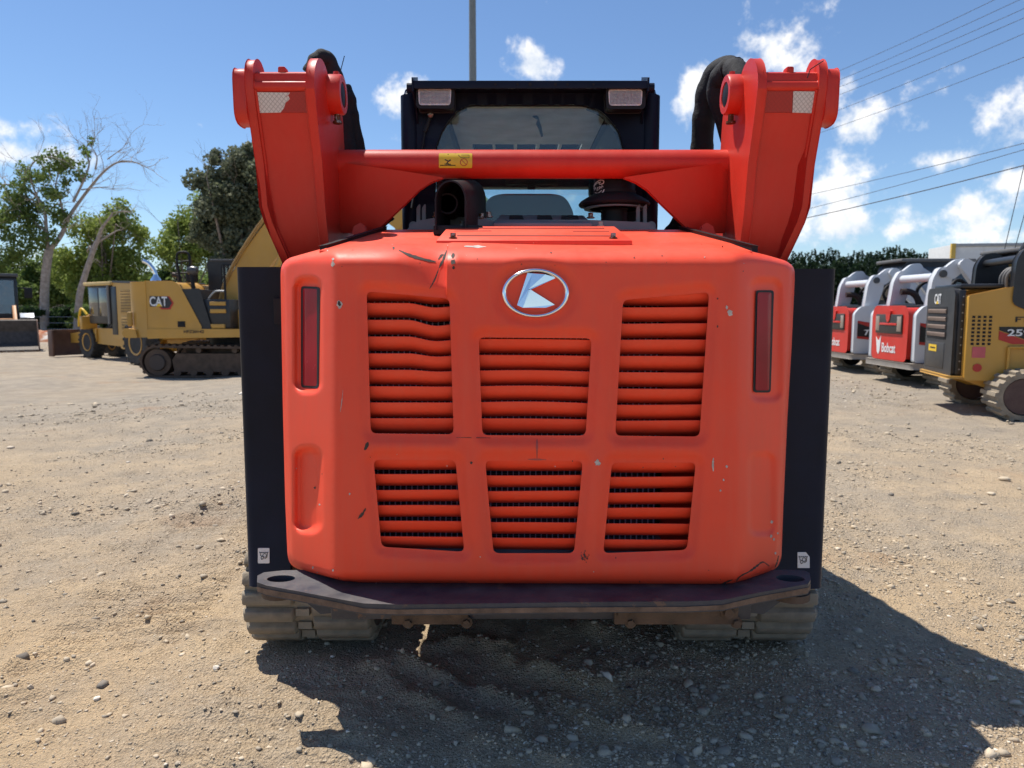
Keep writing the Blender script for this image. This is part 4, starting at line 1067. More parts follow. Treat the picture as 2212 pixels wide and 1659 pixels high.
# --- rubber tracks with moulded lugs
TY0, TY1, TR = K * 2.49, 4.25, K * .222
def track_path(s):
    """s in metres along the loop; returns (y, z, normal angle)"""
    Lb = TY1 - TY0; A = math.pi * TR
    tot = 2 * Lb + 2 * A; s %= tot
    if s < A: a_ = -math.pi / 2 - s / TR; return TY0 + TR * math.cos(a_), TR + TR * math.sin(a_), a_
    s -= A
    if s < Lb: return TY0 + s, 2 * TR, math.pi / 2
    s -= Lb
    if s < A: a_ = math.pi / 2 - s / TR; return TY1 + TR * math.cos(a_), TR + TR * math.sin(a_), a_
    s -= A
    return TY1 - s, 0., -math.pi / 2
def lugmesh(w, name):
    bm = bmesh.new(); h, t = .024, .050
    V = [bm.verts.new(p) for p in [(-w / 2, -t / 2, -.006), (w / 2, -t / 2, -.006), (w / 2, t / 2, -.006), (-w / 2, t / 2, -.006), (-w / 2 + .008, -t * .40, h), (w / 2 - .008, -t * .40, h), (w / 2 - .008, t * .40, h), (-w / 2 + .008, t * .40, h)]]
    for f in ((3, 2, 1, 0), (4, 5, 6, 7), (0, 1, 5, 4), (1, 2, 6, 5), (2, 3, 7, 6), (3, 0, 4, 7)): bm.faces.new([V[i] for i in f])
    bmesh.ops.bevel(bm, geom=bm.edges[:], offset=.005, segments=1, affect='EDGES')
    bmesh.ops.recalc_face_normals(bm, faces=bm.faces[:]); me = bpy.data.meshes.new(name); bm.to_mesh(me); bm.free()
    me.shade_smooth(); me.set_sharp_from_angle(angle=R(40)); me.materials.append(RUBBER); return me
def tracks():
    tot = 2 * (TY1 - TY0) + 2 * math.pi * TR; pitch = tot / round(tot / .072); n = round(tot / pitch)
    for s in (0, 1):
        X0, X1, G0, G1 = (P(516, 1300, K * 2.27).x, P(803, 1380, K * 2.32).x, P(637, 1330, K * 2.29).x, P(671, 1330, K * 2.29).x)
        if s: X0, X1, G0, G1 = P(1774, 1300, K * 2.27).x, P(1478, 1380, K * 2.30).x, P(1640, 1330, K * 2.28).x, P(1608, 1330, K * 2.28).x
        lo, hi = min(X0, X1), max(X0, X1)
        ns = 72; V = []; Fc = []
        for i in range(ns):
            y, z, a_ = track_path(tot * i / ns); cy, sz = math.cos(a_), math.sin(a_)
            for x, d in ((lo + .01, -.03), (hi - .01, -.03), (hi, -.055), (lo, -.055)):
                V.append((x, y + cy * d, z + sz * d))
        for i in range(ns):
            j = (i + 1) % ns
            for k in range(4): Fc.append((i * 4 + k, i * 4 + (k + 1) % 4, j * 4 + (k + 1) % 4, j * 4 + k))
        belt = obj('track', V, Fc, RUBBER, LO, smooth=40)
        w1, w2 = abs(G0 - X0), abs(X1 - G1); m1, m2 = lugmesh(w1, 'lug'), lugmesh(w2, 'lug')
        for i in range(n):
            for me, xc_, ofs in ((m1, (X0 + G0) / 2, 0.), (m2, (X1 + G1) / 2, .42)):
                y, z, a_ = track_path((i + ofs) * pitch)
                o = bpy.data.objects.new('lug', me); COL.objects.link(o)
                o.parent = belt; o.matrix_parent_inverse = Matrix.Identity(4)
                o.location = (xc_, y - math.cos(a_) * .03, z - math.sin(a_) * .03)
                o.rotation_euler = (a_ - math.pi / 2, 0, 0)
        # links showing in the groove
        lk = [];
        for i in range(n):
            y, z, a_ = track_path((i + .2) * pitch); lk.append((min(G0, G1) + .004, max(G0, G1) - .004, y - .017 - math.cos(a_) * .03, y + .017 - math.cos(a_) * .03, z - .012 - math.sin(a_) * .03, z + .012 - math.sin(a_) * .03))
        o = joinboxes('link_ridges', lk, RUBBER); under(o, belt); o['kind'] = 'stuff'
        for (yy, rr) in ((TY0, TR - .07), (TY1, TR - .07), (3.0, .10), (3.35, .10), (3.7, .10), (4.0, .10)):
            zc_ = TR if rr > .11 else .16
            o = lathe('idler', [(.05, lo + .05), (rr, lo + .05), (rr, hi - .05), (.05, hi - .05)], (0, yy, zc_), 'x', RUST, None, 20); under(o, belt)
        o = box('track_frame', lo + .12, hi - .12, TY0, TY1, .2, .42, BUMP, None, .01); under(o, belt)
tracks()
box('chassis', -.42, .58, 2.45, 4.3, .30, .85, DEEP, LO)

# --- cab
CYR = 2.88
def cz(v, Y=CYR): return M(1106, v, Y).z
def cx(u, Y=CYR, v=330): return M(u, v, Y).x
cabL, cabR = cx(884), cx(1408)
def rear_frame():
    outer = [(893, 180), (1400, 180), (1412, 200), (1412, 520), (880, 520), (880, 200)]
    hole = rpoly([(938, 330), (952, 285), (985, 240), (1012, 226), (1262, 226), (1300, 240), (1336, 280), (1350, 330), (1350, 500), (938, 500)], 14, 5)
    lo = [densify(outer, 14), densify(hole, 8)]
    pts, ed = [], []
    for lp in lo:
        k = len(pts); pts += lp; ed += [(k + i, k + (i + 1) % len(lp)) for i in range(len(lp))]
    vs_, _, fs_ = delaunay_2d_cdt([Vector(p) for p in pts], ed, [], 0, 1e-4)[:3]
    q = np.array([tuple(p) for p in vs_]); cen = np.array([q[list(f)].mean(0) for f in fs_]); ok = inpoly(cen, lo[0]) & ~inpoly(cen, lo[1])
    Fc = [tuple(f) for f, k in zip(fs_, ok) if k]; n = len(q)
    A = [M(u, v, CYR) for u, v in q]; B = [p + Vector((0, .06, 0)) for p in A]; cnt = {}
    for f in Fc:
        for i in range(3):
            e = (f[i], f[(i + 1) % 3]); k = tuple(sorted(e)); cnt[k] = None if k in cnt else e
    F2 = Fc + [tuple(i + n for i in f[::-1]) for f in Fc] + [(e[0], e[1], e[1] + n, e[0] + n) for e in cnt.values() if e]
    fr = obj('cab', A + B, F2, NAVY, LO, smooth=30, bev=.003)
    # rubber seal round the pane and the pane itself
    gp = [M(u, v, CYR + .012) for u, v in rpoly([(937, 330), (951, 285), (984, 239), (1012, 225), (1262, 225), (1301, 239), (1337, 280), (1351, 330), (1351, 501), (937, 501)], 14, 5)]
    under(tube('window_seal', gp + [gp[0]], .008, BLACK, None, 8, False), fr)
    under(plate('rear_window', gp, .005, GLASS, None), fr)
    return fr
CAB = rear_frame()
y0 = K * CYR; zt = cz(183); zf = zt
# rounded corner tubes
for u, s in ((885, -1), (1406, 1)):
    x = cx(u)
    p = [Vector((x, y0 + .02, .9)), Vector((x, y0 + .02, cz(260))), Vector((x, y0 + .03, cz(222))), Vector((x - s * .004, y0 + .07, cz(203))), Vector((x - s * .01, y0 + .18, cz(196))), Vector((x - s * .02, y0 + 1.25, cz(205)))]
    under(tube('roll_bar', smoothpath(p, 6), .036, NAVY, None, 16), CAB)
# sides with window openings, roof, front frame
for s, x in ((-1, cabL), (1, cabR)):
    a, b = sorted((x - .012, x + .012))
    for (ya_, yb_, za_, zb_) in ((y0 + .02, y0 + 1.3, .7, 1.18), (y0 + .02, y0 + 1.3, zf - .10, zf - .02), (y0 + .02, y0 + .10, 1.18, zf - .1), (y0 + 1.2, y0 + 1.3, 1.18, zf - .1)):
        o = box('side_panel', a, b, ya_, yb_, za_, zb_, NAVY, None, .004); under(o, CAB)
    o = box('side_window', x - .003, x + .003, y0 + .1, y0 + 1.2, 1.18, zf - .1, GLASSD, None); under(o, CAB)
# roof: solid with a row of skylight slots towards the front
zl = zf - .075
def ceilY(v): r_ = ray(1106, v); return r_.y * (zl - H) / r_.z
ry0, ry1 = ceilY(309), ceilY(333)
LIN = mat('headliner', (.88, .88, .80), .7, var=.25, nscale=9, bump=.2, bscale=30)
zl = zf - .075
xs_ = [cabL + .02, cx(992)]
sl0 = [((672, 828), (848, 995), (1020, 1168), (1195, 1343), (1367, 1520))]
slx = []
for a_, b_ in sl0[0]:
    ua, ub = (940 + a_ * .3164) / 1.1302, (940 + b_ * .3164) / 1.1302
    slx.append((P(ua, 322, ry0).x, P(ub, 322, ry0).x))
def roofpiece(name, m, z0, z1, x0, x1):
    bx = [(x0, x1, y0 + .03, ry0, z0, z1), (x0, x1, ry1, y0 + 1.3, z0, z1)]
    ee = [x0] + [e for p in slx for e in p] + [x1]
    for i in range(0, len(ee), 2): bx.append((ee[i], ee[i + 1], ry0, ry1, z0, z1))
    o = joinboxes(name, bx, m); return under(o, CAB)
roofpiece('roof', NAVY, zf - .05, zf - .01, cabL, cabR)
roofpiece('headliner', LIN, zl - .006, zl, cx(965), cx(1318))
o = box('ceiling_border', cabL + .02, cx(960), y0 + .05, y0 + 1.2, zl - .05, zl + .0, BLACK, None, .01); under(o, CAB)
o = box('ceiling_border', cx(1320), cabR - .02, y0 + .05, y0 + 1.2, zl - .05, zl + .0, BLACK, None, .01); under(o, CAB)
o = box('front_header', cabL, cabR, y0 + 1.2, y0 + 1.3, P(1106, 404, y0 + 1.2).z, zf - .03, NAVY, None, .008); under(o, CAB)
o = box('front_sill', cabL, cabR, y0 + 1.2, y0 + 1.3, .7, 1.15, NAVY, None, .008); under(o, CAB)
a = P(1148, 404, y0 + 1.19)
o = box('header_latch', a.x - .022, a.x + .022, y0 + 1.18, y0 + 1.2, a.z - .014, a.z + .01, BLACK, None, .004); under(o, CAB)
o = box('header_console', P(1092, 400, y0 + 1.17).x, P(1205, 400, y0 + 1.17).x, y0 + 1.17, y0 + 1.2, a.z + .01, a.z + .05, BLACK, None, .006); under(o, CAB)
o = box('windshield', cabL + .03, cabR - .03, y0 + 1.24, y0 + 1.246, 1.15, a.z + .03, glass('clear_glass', (.86, .93, .95), .08, .93), None); under(o, CAB)
for u in (1010, 1283):
    a = P(u, 404, y0 + 1.2); o = box('header_bracket', a.x - .03, a.x + .05, y0 + 1.15, y0 + 1.22, a.z - .05, a.z + .02, BLACK, None, .008); under(o, CAB)
# hanging strip of torn liner
q = [(1155, 247), (1163, 252), (1166, 262), (1170, 275), (1173, 294), (1169, 296), (1164, 280), (1158, 268), (1161, 258), (1150, 252)]
o = plate('torn_liner', [M(u, v, 3.02) for u, v in q], .003, DEEP, None); under(o, CAB)
# seat
SEAT = mat('seat_vinyl', (.022, .024, .026), .55, var=.2)
sp = [M(u, v, 3.35) for u, v in rpoly([(1046, 520), (1048, 460), (1062, 432), (1086, 427), (1195, 427), (1216, 432), (1231, 460), (1233, 520)], 12, 5)]
o = plate('seat_back', sp, .12, SEAT, None, .02); under(o, CAB)
a, b = sp[0], sp[-1]
o = box('seat_cushion', a.x, b.x, K * 3.4, K * 3.85, .82, .95, SEAT, None, .03); under(o, CAB)
# rear visor with end plates and work lamps
vy = y0 - .13
vis = prism('rear_visor', [(vy, cz(191, CYR - .125)), (vy, cz(174, CYR - .125)), (vy + .012, cz(172, CYR - .125)), (y0 + .05, cz(171, CYR - .125) - .004), (y0 + .05, cz(171, CYR - .125) - .016), (vy + .014, cz(174, CYR - .125) - .006), (vy + .010, cz(191, CYR - .125))], 'x', M(894, 180, CYR - .12).x, M(1398, 180, CYR - .12).x, NAVY, None, .002); under(vis, CAB)
for u in (893, 1399):
    p = [M(u, 168, CYR - .13), M(u, 197, CYR - .13), M(u, 240, CYR - .03), M(u, 268, CYR), M(u, 168, CYR)]
    p = [Vector((p[0].x, q.y, q.z)) for q in p]; o = plate('visor_end', p, .007, NAVY, None, .002, (1 if u > 1000 else -1, 0, 0)); under(o, CAB)
    a = M(u, 190, CYR - .07); o = lathe('visor_knob', [(.018, 0), (.018, .024 * (1 if u > 1000 else -1))], a, 'x', NAVY, None, 16); under(o, CAB)
for u in (1060 + 10, 1118, 1145, 1200, 1226, 1282):
    c = M(u - 12 if False else u, 182, CYR - .1255); o = lathe('visor_hole', [(.0042 if u not in (1145, 1200) else .006, 0), (.0042 if u not in (1145, 1200) else .006, .002)], c - Vector((0, .0025, 0)), 'y', DEEP, None, 12); under(o, CAB)
for (u0, u1, v0, v1) in ((900, 980, 187, 232), (1311, 1393, 189, 233)):
    Yl = CYR - .105
    body = plate('work_lamp', [M(u, v, Yl) for u, v in rpoly([(u0, v0), (u1, v0), (u1 - 1, v1), (u0 + 1, v1)], 7, 4)], .07, BLACK, None, .004); under(body, CAB)
    under(plate('lens', [M(u, v, Yl - .003) for u, v in rpoly([(u0 + 4, v0 + 5), (u1 - 6, v0 + 5), (u1 - 8, v1 - 6), (u0 + 6, v1 - 6)], 6, 4)], .01, LENS, None, .002), CAB)
    V, Fc = [], []
    n_ = 22
    for i in range(n_):
        u = u0 + 8 + (u1 - u0 - 18) * i / (n_ - 1); V += [M(u - .5, v0 + 7, Yl - .0045), M(u + .5, v0 + 7, Yl - .0045), M(u + .5, v1 - 8, Yl - .0045), M(u - .5, v1 - 8, Yl - .0045)]; k = len(V) - 4; Fc.append((k, k + 1, k + 2, k + 3))
    for i in range(10):
        v = v0 + 9 + (v1 - v0 - 19) * i / 9; V += [M(u0 + 7, v - .4, Yl - .0045), M(u1 - 9, v - .4, Yl - .0045), M(u1 - 9, v + .4, Yl - .0045), M(u0 + 7, v + .4, Yl - .0045)]; k = len(V) - 4; Fc.append((k, k + 1, k + 2, k + 3))
    under(obj('lens_grid', V, Fc, mat('lens_grid', (.30, .26, .25), .3, .3), None, fix=False), CAB)
# gas strut at upper left, hinge ears at the foot of the cab
under(tube('gas_strut', [M(930, 248, CYR - .02), M(926, 262, CYR - .02), M(918, 285, CYR - .02)], .009, BLACK, None, 10), CAB)
under(tube('gas_strut_rod', [M(918, 285, CYR - .018), M(909, 340, CYR - .018)], .005, BLACK, None, 8), CAB)
under(lathe('strut_ball', [(.004, -.012), (.011, -.006), (.011, .006), (.004, .012)], M(930, 248, CYR - .03), 'y', STEEL, None, 12), CAB)
for u in (903, 915, 1378, 1393):
    p = rpoly([(u - 3, 495), (u - 3, 448), (u + 4, 440), (u + 4, 495)], 3, 3); o = plate('hinge_ear', [M(a_, b_, 2.72) for a_, b_ in p], .012, GREYP, LO, .002)
for u in (893, 1372, 1407): lathe('hinge_pin', [(.017, 0), (.017, .03)], M(u, 488, 2.70), 'y', GREYP, LO, 18)
under(tube('cab_handle', [M(895, 420, 2.84), M(890, 450, 2.82)], .006, BLACK, None, 8), CAB)
WORLD = False

# ------------------------------------------------------------------ machines in the background
def part(o, par): o.parent = par; return o
def local(name, *a_, **k): return None
def gzs(x, y): return float(gz(np.array([float(x)]), np.array([float(y)]))[0])
def loopbelt(name, x0, x1, R0, R1, zc0, zc1, y0, y1, m, T, lug=.0, pitch=.15, hl=.03):
    """crawler belt round two wheels (rear at x0, front at x1): a loop with lugs or shoes as one strip"""
    pts = []
    for i in range(13): a_ = -math.pi / 2 - math.pi * i / 12; pts.append((x0 + R0 * math.cos(a_), zc0 + R0 * math.sin(a_)))
    for i in range(13): a_ = math.pi / 2 - math.pi * i / 12; pts.append((x1 + R1 * math.cos(a_), zc1 + R1 * math.sin(a_)))
    pts = densify(pts, .06); n = len(pts); V, Fc = [], []
    for i, p in enumerate(pts):
        q, r_ = Vector(pts[i - 1]), Vector(pts[(i + 1) % n]); t = (r_ - q).normalized(); nr = Vector((-t.y, t.x)) * -1
        nr = -nr
        # outward normal
        c_ = Vector(((x0 + x1) / 2, (zc0 + zc1) / 2)); out = nr if nr.dot(Vector(p) - c_) > 0 else -nr
        for y, d in ((y0, 0), (y1, 0), (y1, -.05), (y0, -.05)): V.append((p[0] + out.x * d, y, p[1] + out.y * d))
    for i in range(n):
        j = (i + 1) % n
        for k in range(4): Fc.append((i * 4 + k, i * 4 + (k + 1) % 4, j * 4 + (k + 1) % 4, j * 4 + k))
    belt = obj(name, V, Fc, m, T, smooth=40)
    # lugs
    acc = 0; V, Fc = [], []; flip = 0
    tot = sum((Vector(pts[(i + 1) % n]) - Vector(pts[i])).length for i in range(n)); cnt_ = int(tot / pitch)
    cum = [0]
    for i in range(n): cum.append(cum[-1] + (Vector(pts[(i + 1) % n]) - Vector(pts[i])).length)
    for k in range(cnt_):
        s_ = tot * k / cnt_; i = max(j for j in range(n) if cum[j] <= s_); p, q = Vector(pts[i]), Vector(pts[(i + 1) % n]); t = (q - p).normalized(); p = p + t * (s_ - cum[i])
        nr = Vector((-t.y, t.x)); c_ = Vector(((x0 + x1) / 2, (zc0 + zc1) / 2)); nr = nr if nr.dot(p - c_) > 0 else -nr
        w = pitch * .30; b_ = len(V)
        for yy in (y0 - .004, y1 + .004):
            for (a_, d) in ((-w, -.01), (w, -.01), (w * .7, hl), (-w * .7, hl)): q_ = p + t * a_ + nr * d; V.append((q_.x, yy, q_.y))
        Fc += [(b_, b_ + 1, b_ + 2, b_ + 3), (b_ + 7, b_ + 6, b_ + 5, b_ + 4)] + [(b_ + i_, b_ + 4 + i_, b_ + 4 + (i_ + 1) % 4, b_ + (i_ + 1) % 4) for i_ in range(4)]
    o = obj('track_lugs', V, Fc, m, None); part(o, belt); o['kind'] = 'stuff'
    return belt

# --- excavator, facing right, its right side towards the camera
EXY = 19.6
ex = (347 - 1250) / 1800 * 18.5 + 1.85
EX = Thing('excavator', 'yellow crawler excavator with black cab and steel tracks beside the left fender', 'excavator', (ex, EXY, gzs(ex, 18.5) - .01))
def e(zx, zy): return (-1.85 + (zx - 1025) / 402, (1490 - zy) / 402)
for y0_, y1_ in ((-1.25, -.75), (.75, 1.25)):
    bl = loopbelt('crawler_track', -1.45, 1.45, .40, .38, .42, .40, y0_, y1_, STEELTRK, EX, pitch=.17, hl=.035)
    cap = y0_ - .01 if y0_ < 0 else y0_
    for (x, z, r_, m_) in ((-1.42, .40, .33, STEELTRK), (1.45, .40, .31, STEELTRK)):
        o = lathe('sprocket', [(.1, y0_ + .03), (r_, y0_ + .03), (r_, y1_ - .03), (.1, y1_ - .03)], (x, 0, z), 'y', m_, None, 28); part(o, bl)
        o = lathe('hub', [(.19, y0_ - .02), (.21, y0_ + .02), (.21, y0_ + .06)], (x, 0, z), 'y', mat('hub_steel', (.05, .036, .030), .6), None, 24); part(o, bl)
    o = prism('track_frame', [(-1.0, .18), (1.1, .18), (1.15, .45), (.9, .60), (-.95, .60), (-1.05, .45)], 'y', y0_ + .06, y1_ - .06, STEELTRK, None, .02); part(o, bl)
    for i in range(6): o = lathe('roller', [(.05, y0_ + .05), (.095, y0_ + .05), (.095, y1_ - .05), (.05, y1_ - .05)], (-.95 + .4 * i, 0, .15), 'y', STEELTRK, None, 14); part(o, bl)
    for x in (-.4, .5): o = lathe('carrier_roller', [(.04, y0_ + .05), (.07, y0_ + .05), (.07, y1_ - .05), (.04, y1_ - .05)], (x, 0, .70), 'y', STEELTRK, None, 14); part(o, bl)
box('undercarriage', -.9, .9, -.8, .8, .45, .80, STEELTRK, EX, .03)
lathe('slew_ring', [(.55, .78), (.55, 1.02)], (0, 0, 0), 'z', BLACK, EX, 32)
cwp = rpoly([(-2.30, -.55), (-2.10, -1.12), (-1.62, -1.24), (-1.60, 1.24), (-2.10, 1.12), (-2.30, .55)], [.25, .3, .02, .02, .3, .25], 6)
cw = prism('counterweight', cwp, 'z', 1.02, 2.40, YELLOW, EX, .05, 3)
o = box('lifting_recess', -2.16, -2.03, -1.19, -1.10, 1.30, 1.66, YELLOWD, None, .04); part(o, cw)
o = prism('counterweight_step', rpoly([(-2.2, 1.02), (-2.28, 1.12), (-2.2, 1.25), (-1.95, 1.22), (-1.9, 1.02)], .04, 3), 'y', -1.22, -1.05, YELLOW, None, .02); part(o, cw)
body = prism('engine_housing', [e(1118, 528), e(1380, 528), e(1430, 556), e(1460, 600), e(1642, 970), e(1642, 992), e(1118, 992)], 'y', -1.22, .25, YELLOW, EX, .03)
prism('engine_housing_far', [e(1118, 528), e(1400, 540), e(1420, 990), e(1118, 992)], 'y', .27, 1.2, YELLOW, EX, .03)
dk = prism('deck_skirt', [e(1118, 1000), e(1995, 1000), e(2300, 1000), e(2300, 1075), e(1990, 1070), e(1118, 1085)], 'y', -1.24, 1.2, YELLOW, EX, .015)
prism('black_side_panel', [e(1472, 606), e(1640, 600), e(1742, 985), e(1650, 988)], 'y', -1.20, .2, CABBLK, EX, .02)
o = box('access_cover', *[e(1418, 0)[0], e(1493, 0)[0]], -1.235, -1.22, e(0, 975)[1], e(0, 918)[1], BLACK, None, .005); part(o, body)
o = box('panel_seam', e(1104, 0)[0], e(1122, 0)[0], -1.21, -1.15, 1.05, 2.38, BLACK, None); part(o, cw)
box('step_box', e(1735, 0)[0], e(1895, 0)[0], -1.18, -.5, e(0, 760)[1], e(0, 722)[1], YELLOW, EX, .012)
box('step_box', e(1740, 0)[0], e(1895, 0)[0], -1.20, -.5, e(0, 836)[1], e(0, 796)[1], YELLOW, EX, .012)
box('tool_box', e(1650, 0)[0], e(1930, 0)[0], -1.15, .1, e(0, 992)[1], e(0, 700)[1], CABBLK, EX, .02)
box('fuel_step', e(1735, 0)[0], e(1880, 0)[0], -1.2, -.6, e(0, 990)[1], e(0, 945)[1], YELLOW, EX, .012)
box('front_frame', e(1900, 0)[0], e(2120, 0)[0], -.6, .3, e(0, 1000)[1], e(0, 800)[1], YELLOW, EX, .03)
# cab on the far side
cb = prism('cab', [e(1510, 980), e(1505, 300), e(1530, 272), e(2040, 282), e(2110, 420), e(2150, 640), e(2120, 980)], 'y', .28, 1.18, CABBLK, EX, .03)
for q in ([e(1650, 330), e(1650, 560), e(1700, 690), e(1900, 700), e(1950, 640), e(1950, 330)], [e(1980, 335), e(2040, 335), e(2095, 450), e(2110, 640), e(1980, 660)]):
    o = prism('cab_window', rpoly(q, .04, 4), 'y', .255, .29, glass('excavator_glass', (.35, .42, .40), .5, .55, .05), None); part(o, cb)
    o2 = tube('window_frame', [(x, .262, z) for x, z in rpoly(q, .04, 4) + [rpoly(q, .04, 4)[0]]], .018, BLACK, None, 6, False); part(o2, cb)
o = box('cab_roof', e(1520, 0)[0], e(2050, 0)[0], .26, 1.2, e(0, 290)[1], e(0, 266)[1], mat('cab_roof_grey', (.06, .065, .07), .5), None, .015); part(o, cb)
def et(name, pts, r_, m_): return tube(name, smoothpath([(*[e(x, y)[0]], yy, e(x, y)[1]) for x, y, yy in pts], 5), r_, m_, EX, 10)
et('handrail', [(1415, 520, -1.0), (1410, 420, -1.0), (1398, 300, -1.0), (1412, 240, -1.0), (1460, 228, -1.0), (1510, 238, -1.0), (1525, 300, -1.0), (1520, 440, -1.0)], .028, BLACK)
et('handrail', [(1415, 345, -1.0), (1460, 322, -1.0), (1520, 318, -1.0)], .022, BLACK)
et('handrail', [(1380, 438, -1.0), (1450, 436, -1.0), (1530, 440, -1.0)], .022, BLACK)
et('handrail', [(1886, 700, -1.1), (1884, 500, -1.1), (1884, 360, -1.1)], .030, BLACK)
et('handrail', [(1716, 690, -1.1), (1760, 640, -1.1), (1800, 617, -1.1), (1880, 618, -1.1)], .022, GREY)
et('mirror_stem', [(1560, 600, -1.05), (1555, 520, -1.05), (1545, 450, -1.05)], .05, BLACK)
o = lathe('mirror', [(.02, -.14), (.09, -.11), (.12, 0), (.09, .11), (.02, .14)], (e(1560, 412)[0], -1.05, e(1560, 412)[1]), 'x', mat('mirror_shell', (.05, .05, .055), .3), EX, 16)
lathe('air_filter', [(.1, 0), (.15, .02), (.15, .26), (.1, .3)], (e(1420, 0)[0], -.3, e(0, 520)[1]), 'z', BLACK, EX, 18)
tube('exhaust', smoothpath([(e(1310, 0)[0], -.4, e(0, 530)[1]), (e(1305, 0)[0], -.4, e(0, 470)[1]), (e(1285, 0)[0], -.4, e(0, 450)[1]), (e(1240, 0)[0], -.4, e(0, 440)[1])], 5), .06, mat('brown_exhaust', (.06, .045, .04), .6, .5), EX, 12)
box('top_hatch', e(1180, 0)[0], e(1270, 0)[0], -1.0, -.5, 2.40, 2.44, BLACK, EX, .01)
# logo plate: dark hexagon with red edge, white letters, yellow wedge
yl = -1.222
def eprint(name, poly, y, m_): o_ = prism(name, [e(*p) for p in poly], 'y', y, y + .006, m_, None); return part(o_, body)
eprint('logo_edge', [(1235, 668), (1345, 668), (1388, 735), (1352, 800), (1262, 800), (1240, 776)], yl - .004, REDP)
eprint('logo_field', [(1150, 668), (1335, 672), (1370, 735), (1340, 785), (1270, 786), (1250, 772), (1150, 772)], yl - .008, mat('logo_dark', (.02, .02, .024), .4))
p = e(1150, 768); q = e(1325, 672)
o = text('logo_letters', 'CAT', (p[0], yl - .010, p[1]), (1, 0, 0), (0, 0, 1), q[0] - p[0], q[1] - p[1], WHITE, None, .004); part(o, body)
eprint('logo_wedge', [(1210, 770), (1243, 738), (1276, 770)], yl - .018, YSTK)
p = e(1478, 1035); q = e(1680, 1005)
o = text('serial_letters', 'HFZ20142', (p[0], -1.245, p[1]), (1, 0, 0), (0, 0, 1), q[0] - p[0], q[1] - p[1], BLK, None, .003); part(o, dk)
# boom, seen again between the loader's arm and cab
def bl_(u, v): w = P(u, v, EXY - .1); return (w.x - EX.o.location.x, w.z - EX.o.location.z)
bm_c = [(505, 690, .34), (522, 630, .36), (560, 560, .36), (620, 480, .36), (690, 425, .34), (760, 420, .28), (820, 440, .26), (872, 482, .22)]
up, dn_ = [], []
for i, (u, v, w) in enumerate(bm_c):
    a_ = Vector(bl_(*bm_c[max(0, i - 1)][:2])); b_ = Vector(bl_(*bm_c[min(len(bm_c) - 1, i + 1)][:2])); t = (b_ - a_).normalized(); nr = Vector((-t.y, t.x)); c_ = Vector(bl_(u, v))
    up.append(tuple(c_ + nr * w)); dn_.append(tuple(c_ - nr * w))
boom = prism('boom', up + dn_[::-1], 'y', -.28, .18, YELLOW, EX, .02)
for k, off in enumerate((.05, .11)):
    pts = [(x, -.32 - .05 * k, z + off) for x, z in up[:6]]; o = tube('boom_hose', smoothpath(pts, 4), .028, mat('tan_hose', (.35, .2, .06), .6), None, 8); part(o, boom)
for yy in (-.55, .45):
    a_ = bl_(520, 690); b_ = bl_(650, 480); tube('boom_cylinder', [(a_[0] + .4, yy, a_[1] - .2), (b_[0], yy, b_[1] - .1)], [.09, .06], YELLOW, EX, 12)
a_ = bl_(872, 470); b_ = bl_(905, 640); prism('stick', [(a_[0] - .3, a_[1] + .15), (a_[0] + .25, a_[1] + .2), (b_[0] + .1, b_[1]), (b_[0] - .15, b_[1])], 'y', -.22, .12, YELLOW, EX, .02)
prism('bucket', rpoly([(b_[0] - .5, b_[1] - .3), (b_[0] + .2, b_[1] + .05), (b_[0] + .3, b_[1] - .6), (b_[0] - .2, b_[1] - .9), (b_[0] - .7, b_[1] - .7)], .1, 3), 'y', -.5, .4, BLADE, EX, .02)

def tyre(name, c, r_, w, T, par=None, rim=None, lugs=20):
    prof = [(r_ * .56, -w * .42), (r_ * .80, -w * .5), (r_ * .95, -w * .48), (r_, -w * .36), (r_, w * .36), (r_ * .95, w * .48), (r_ * .80, w * .5), (r_ * .56, w * .42)]
    t = lathe(name, prof, c, 'y', TYRE, T, 36)
    V, Fc = [], []
    for i in range(lugs):
        for s in (-1, 1):
            a_ = 6.28318 * (i + (.5 if s > 0 else 0)) / lugs; k = len(V)
            for (y_, da) in ((s * w * .5, -.09), (s * w * .5, .03), (0, .06), (0, -.02)):
                for rr in (r_ * .97, r_ * 1.05): V.append((c[0] + rr * math.cos(a_ + da), c[1] + y_, c[2] + rr * math.sin(a_ + da)))
            Fc += [(k, k + 2, k + 4, k + 6), (k + 1, k + 7, k + 5, k + 3)] + [(k + 2 * j, k + 2 * j + 1, k + (2 * j + 3) % 8, k + (2 * j + 2) % 8) for j in range(4)]
    o = obj('tyre_tread', V, Fc, TYRE, None); part(o, t); o['kind'] = 'stuff'
    for s in (-1, 1):
        o = lathe('rim', [(r_ * .58, s * w * .40), (r_ * .57, s * w * .47), (r_ * .50, s * w * .44), (r_ * .45, s * w * .30), (r_ * .2, s * w * .26), (r_ * .18, s * w * .36), (.02, s * w * .36)], c, 'y', rim or YELLOW, None, 32); part(o, t)
        for i in range(12):
            a_ = 6.283 * i / 12; cc_ = (c[0] + r_ * .33 * math.cos(a_), c[1] + s * w * .28, c[2] + r_ * .33 * math.sin(a_))
            o = lathe('wheel_nut', [(r_ * .03, 0), (r_ * .03, s * .03)], cc_, 'y', BLACK, None, 6); part(o, t)
    return t

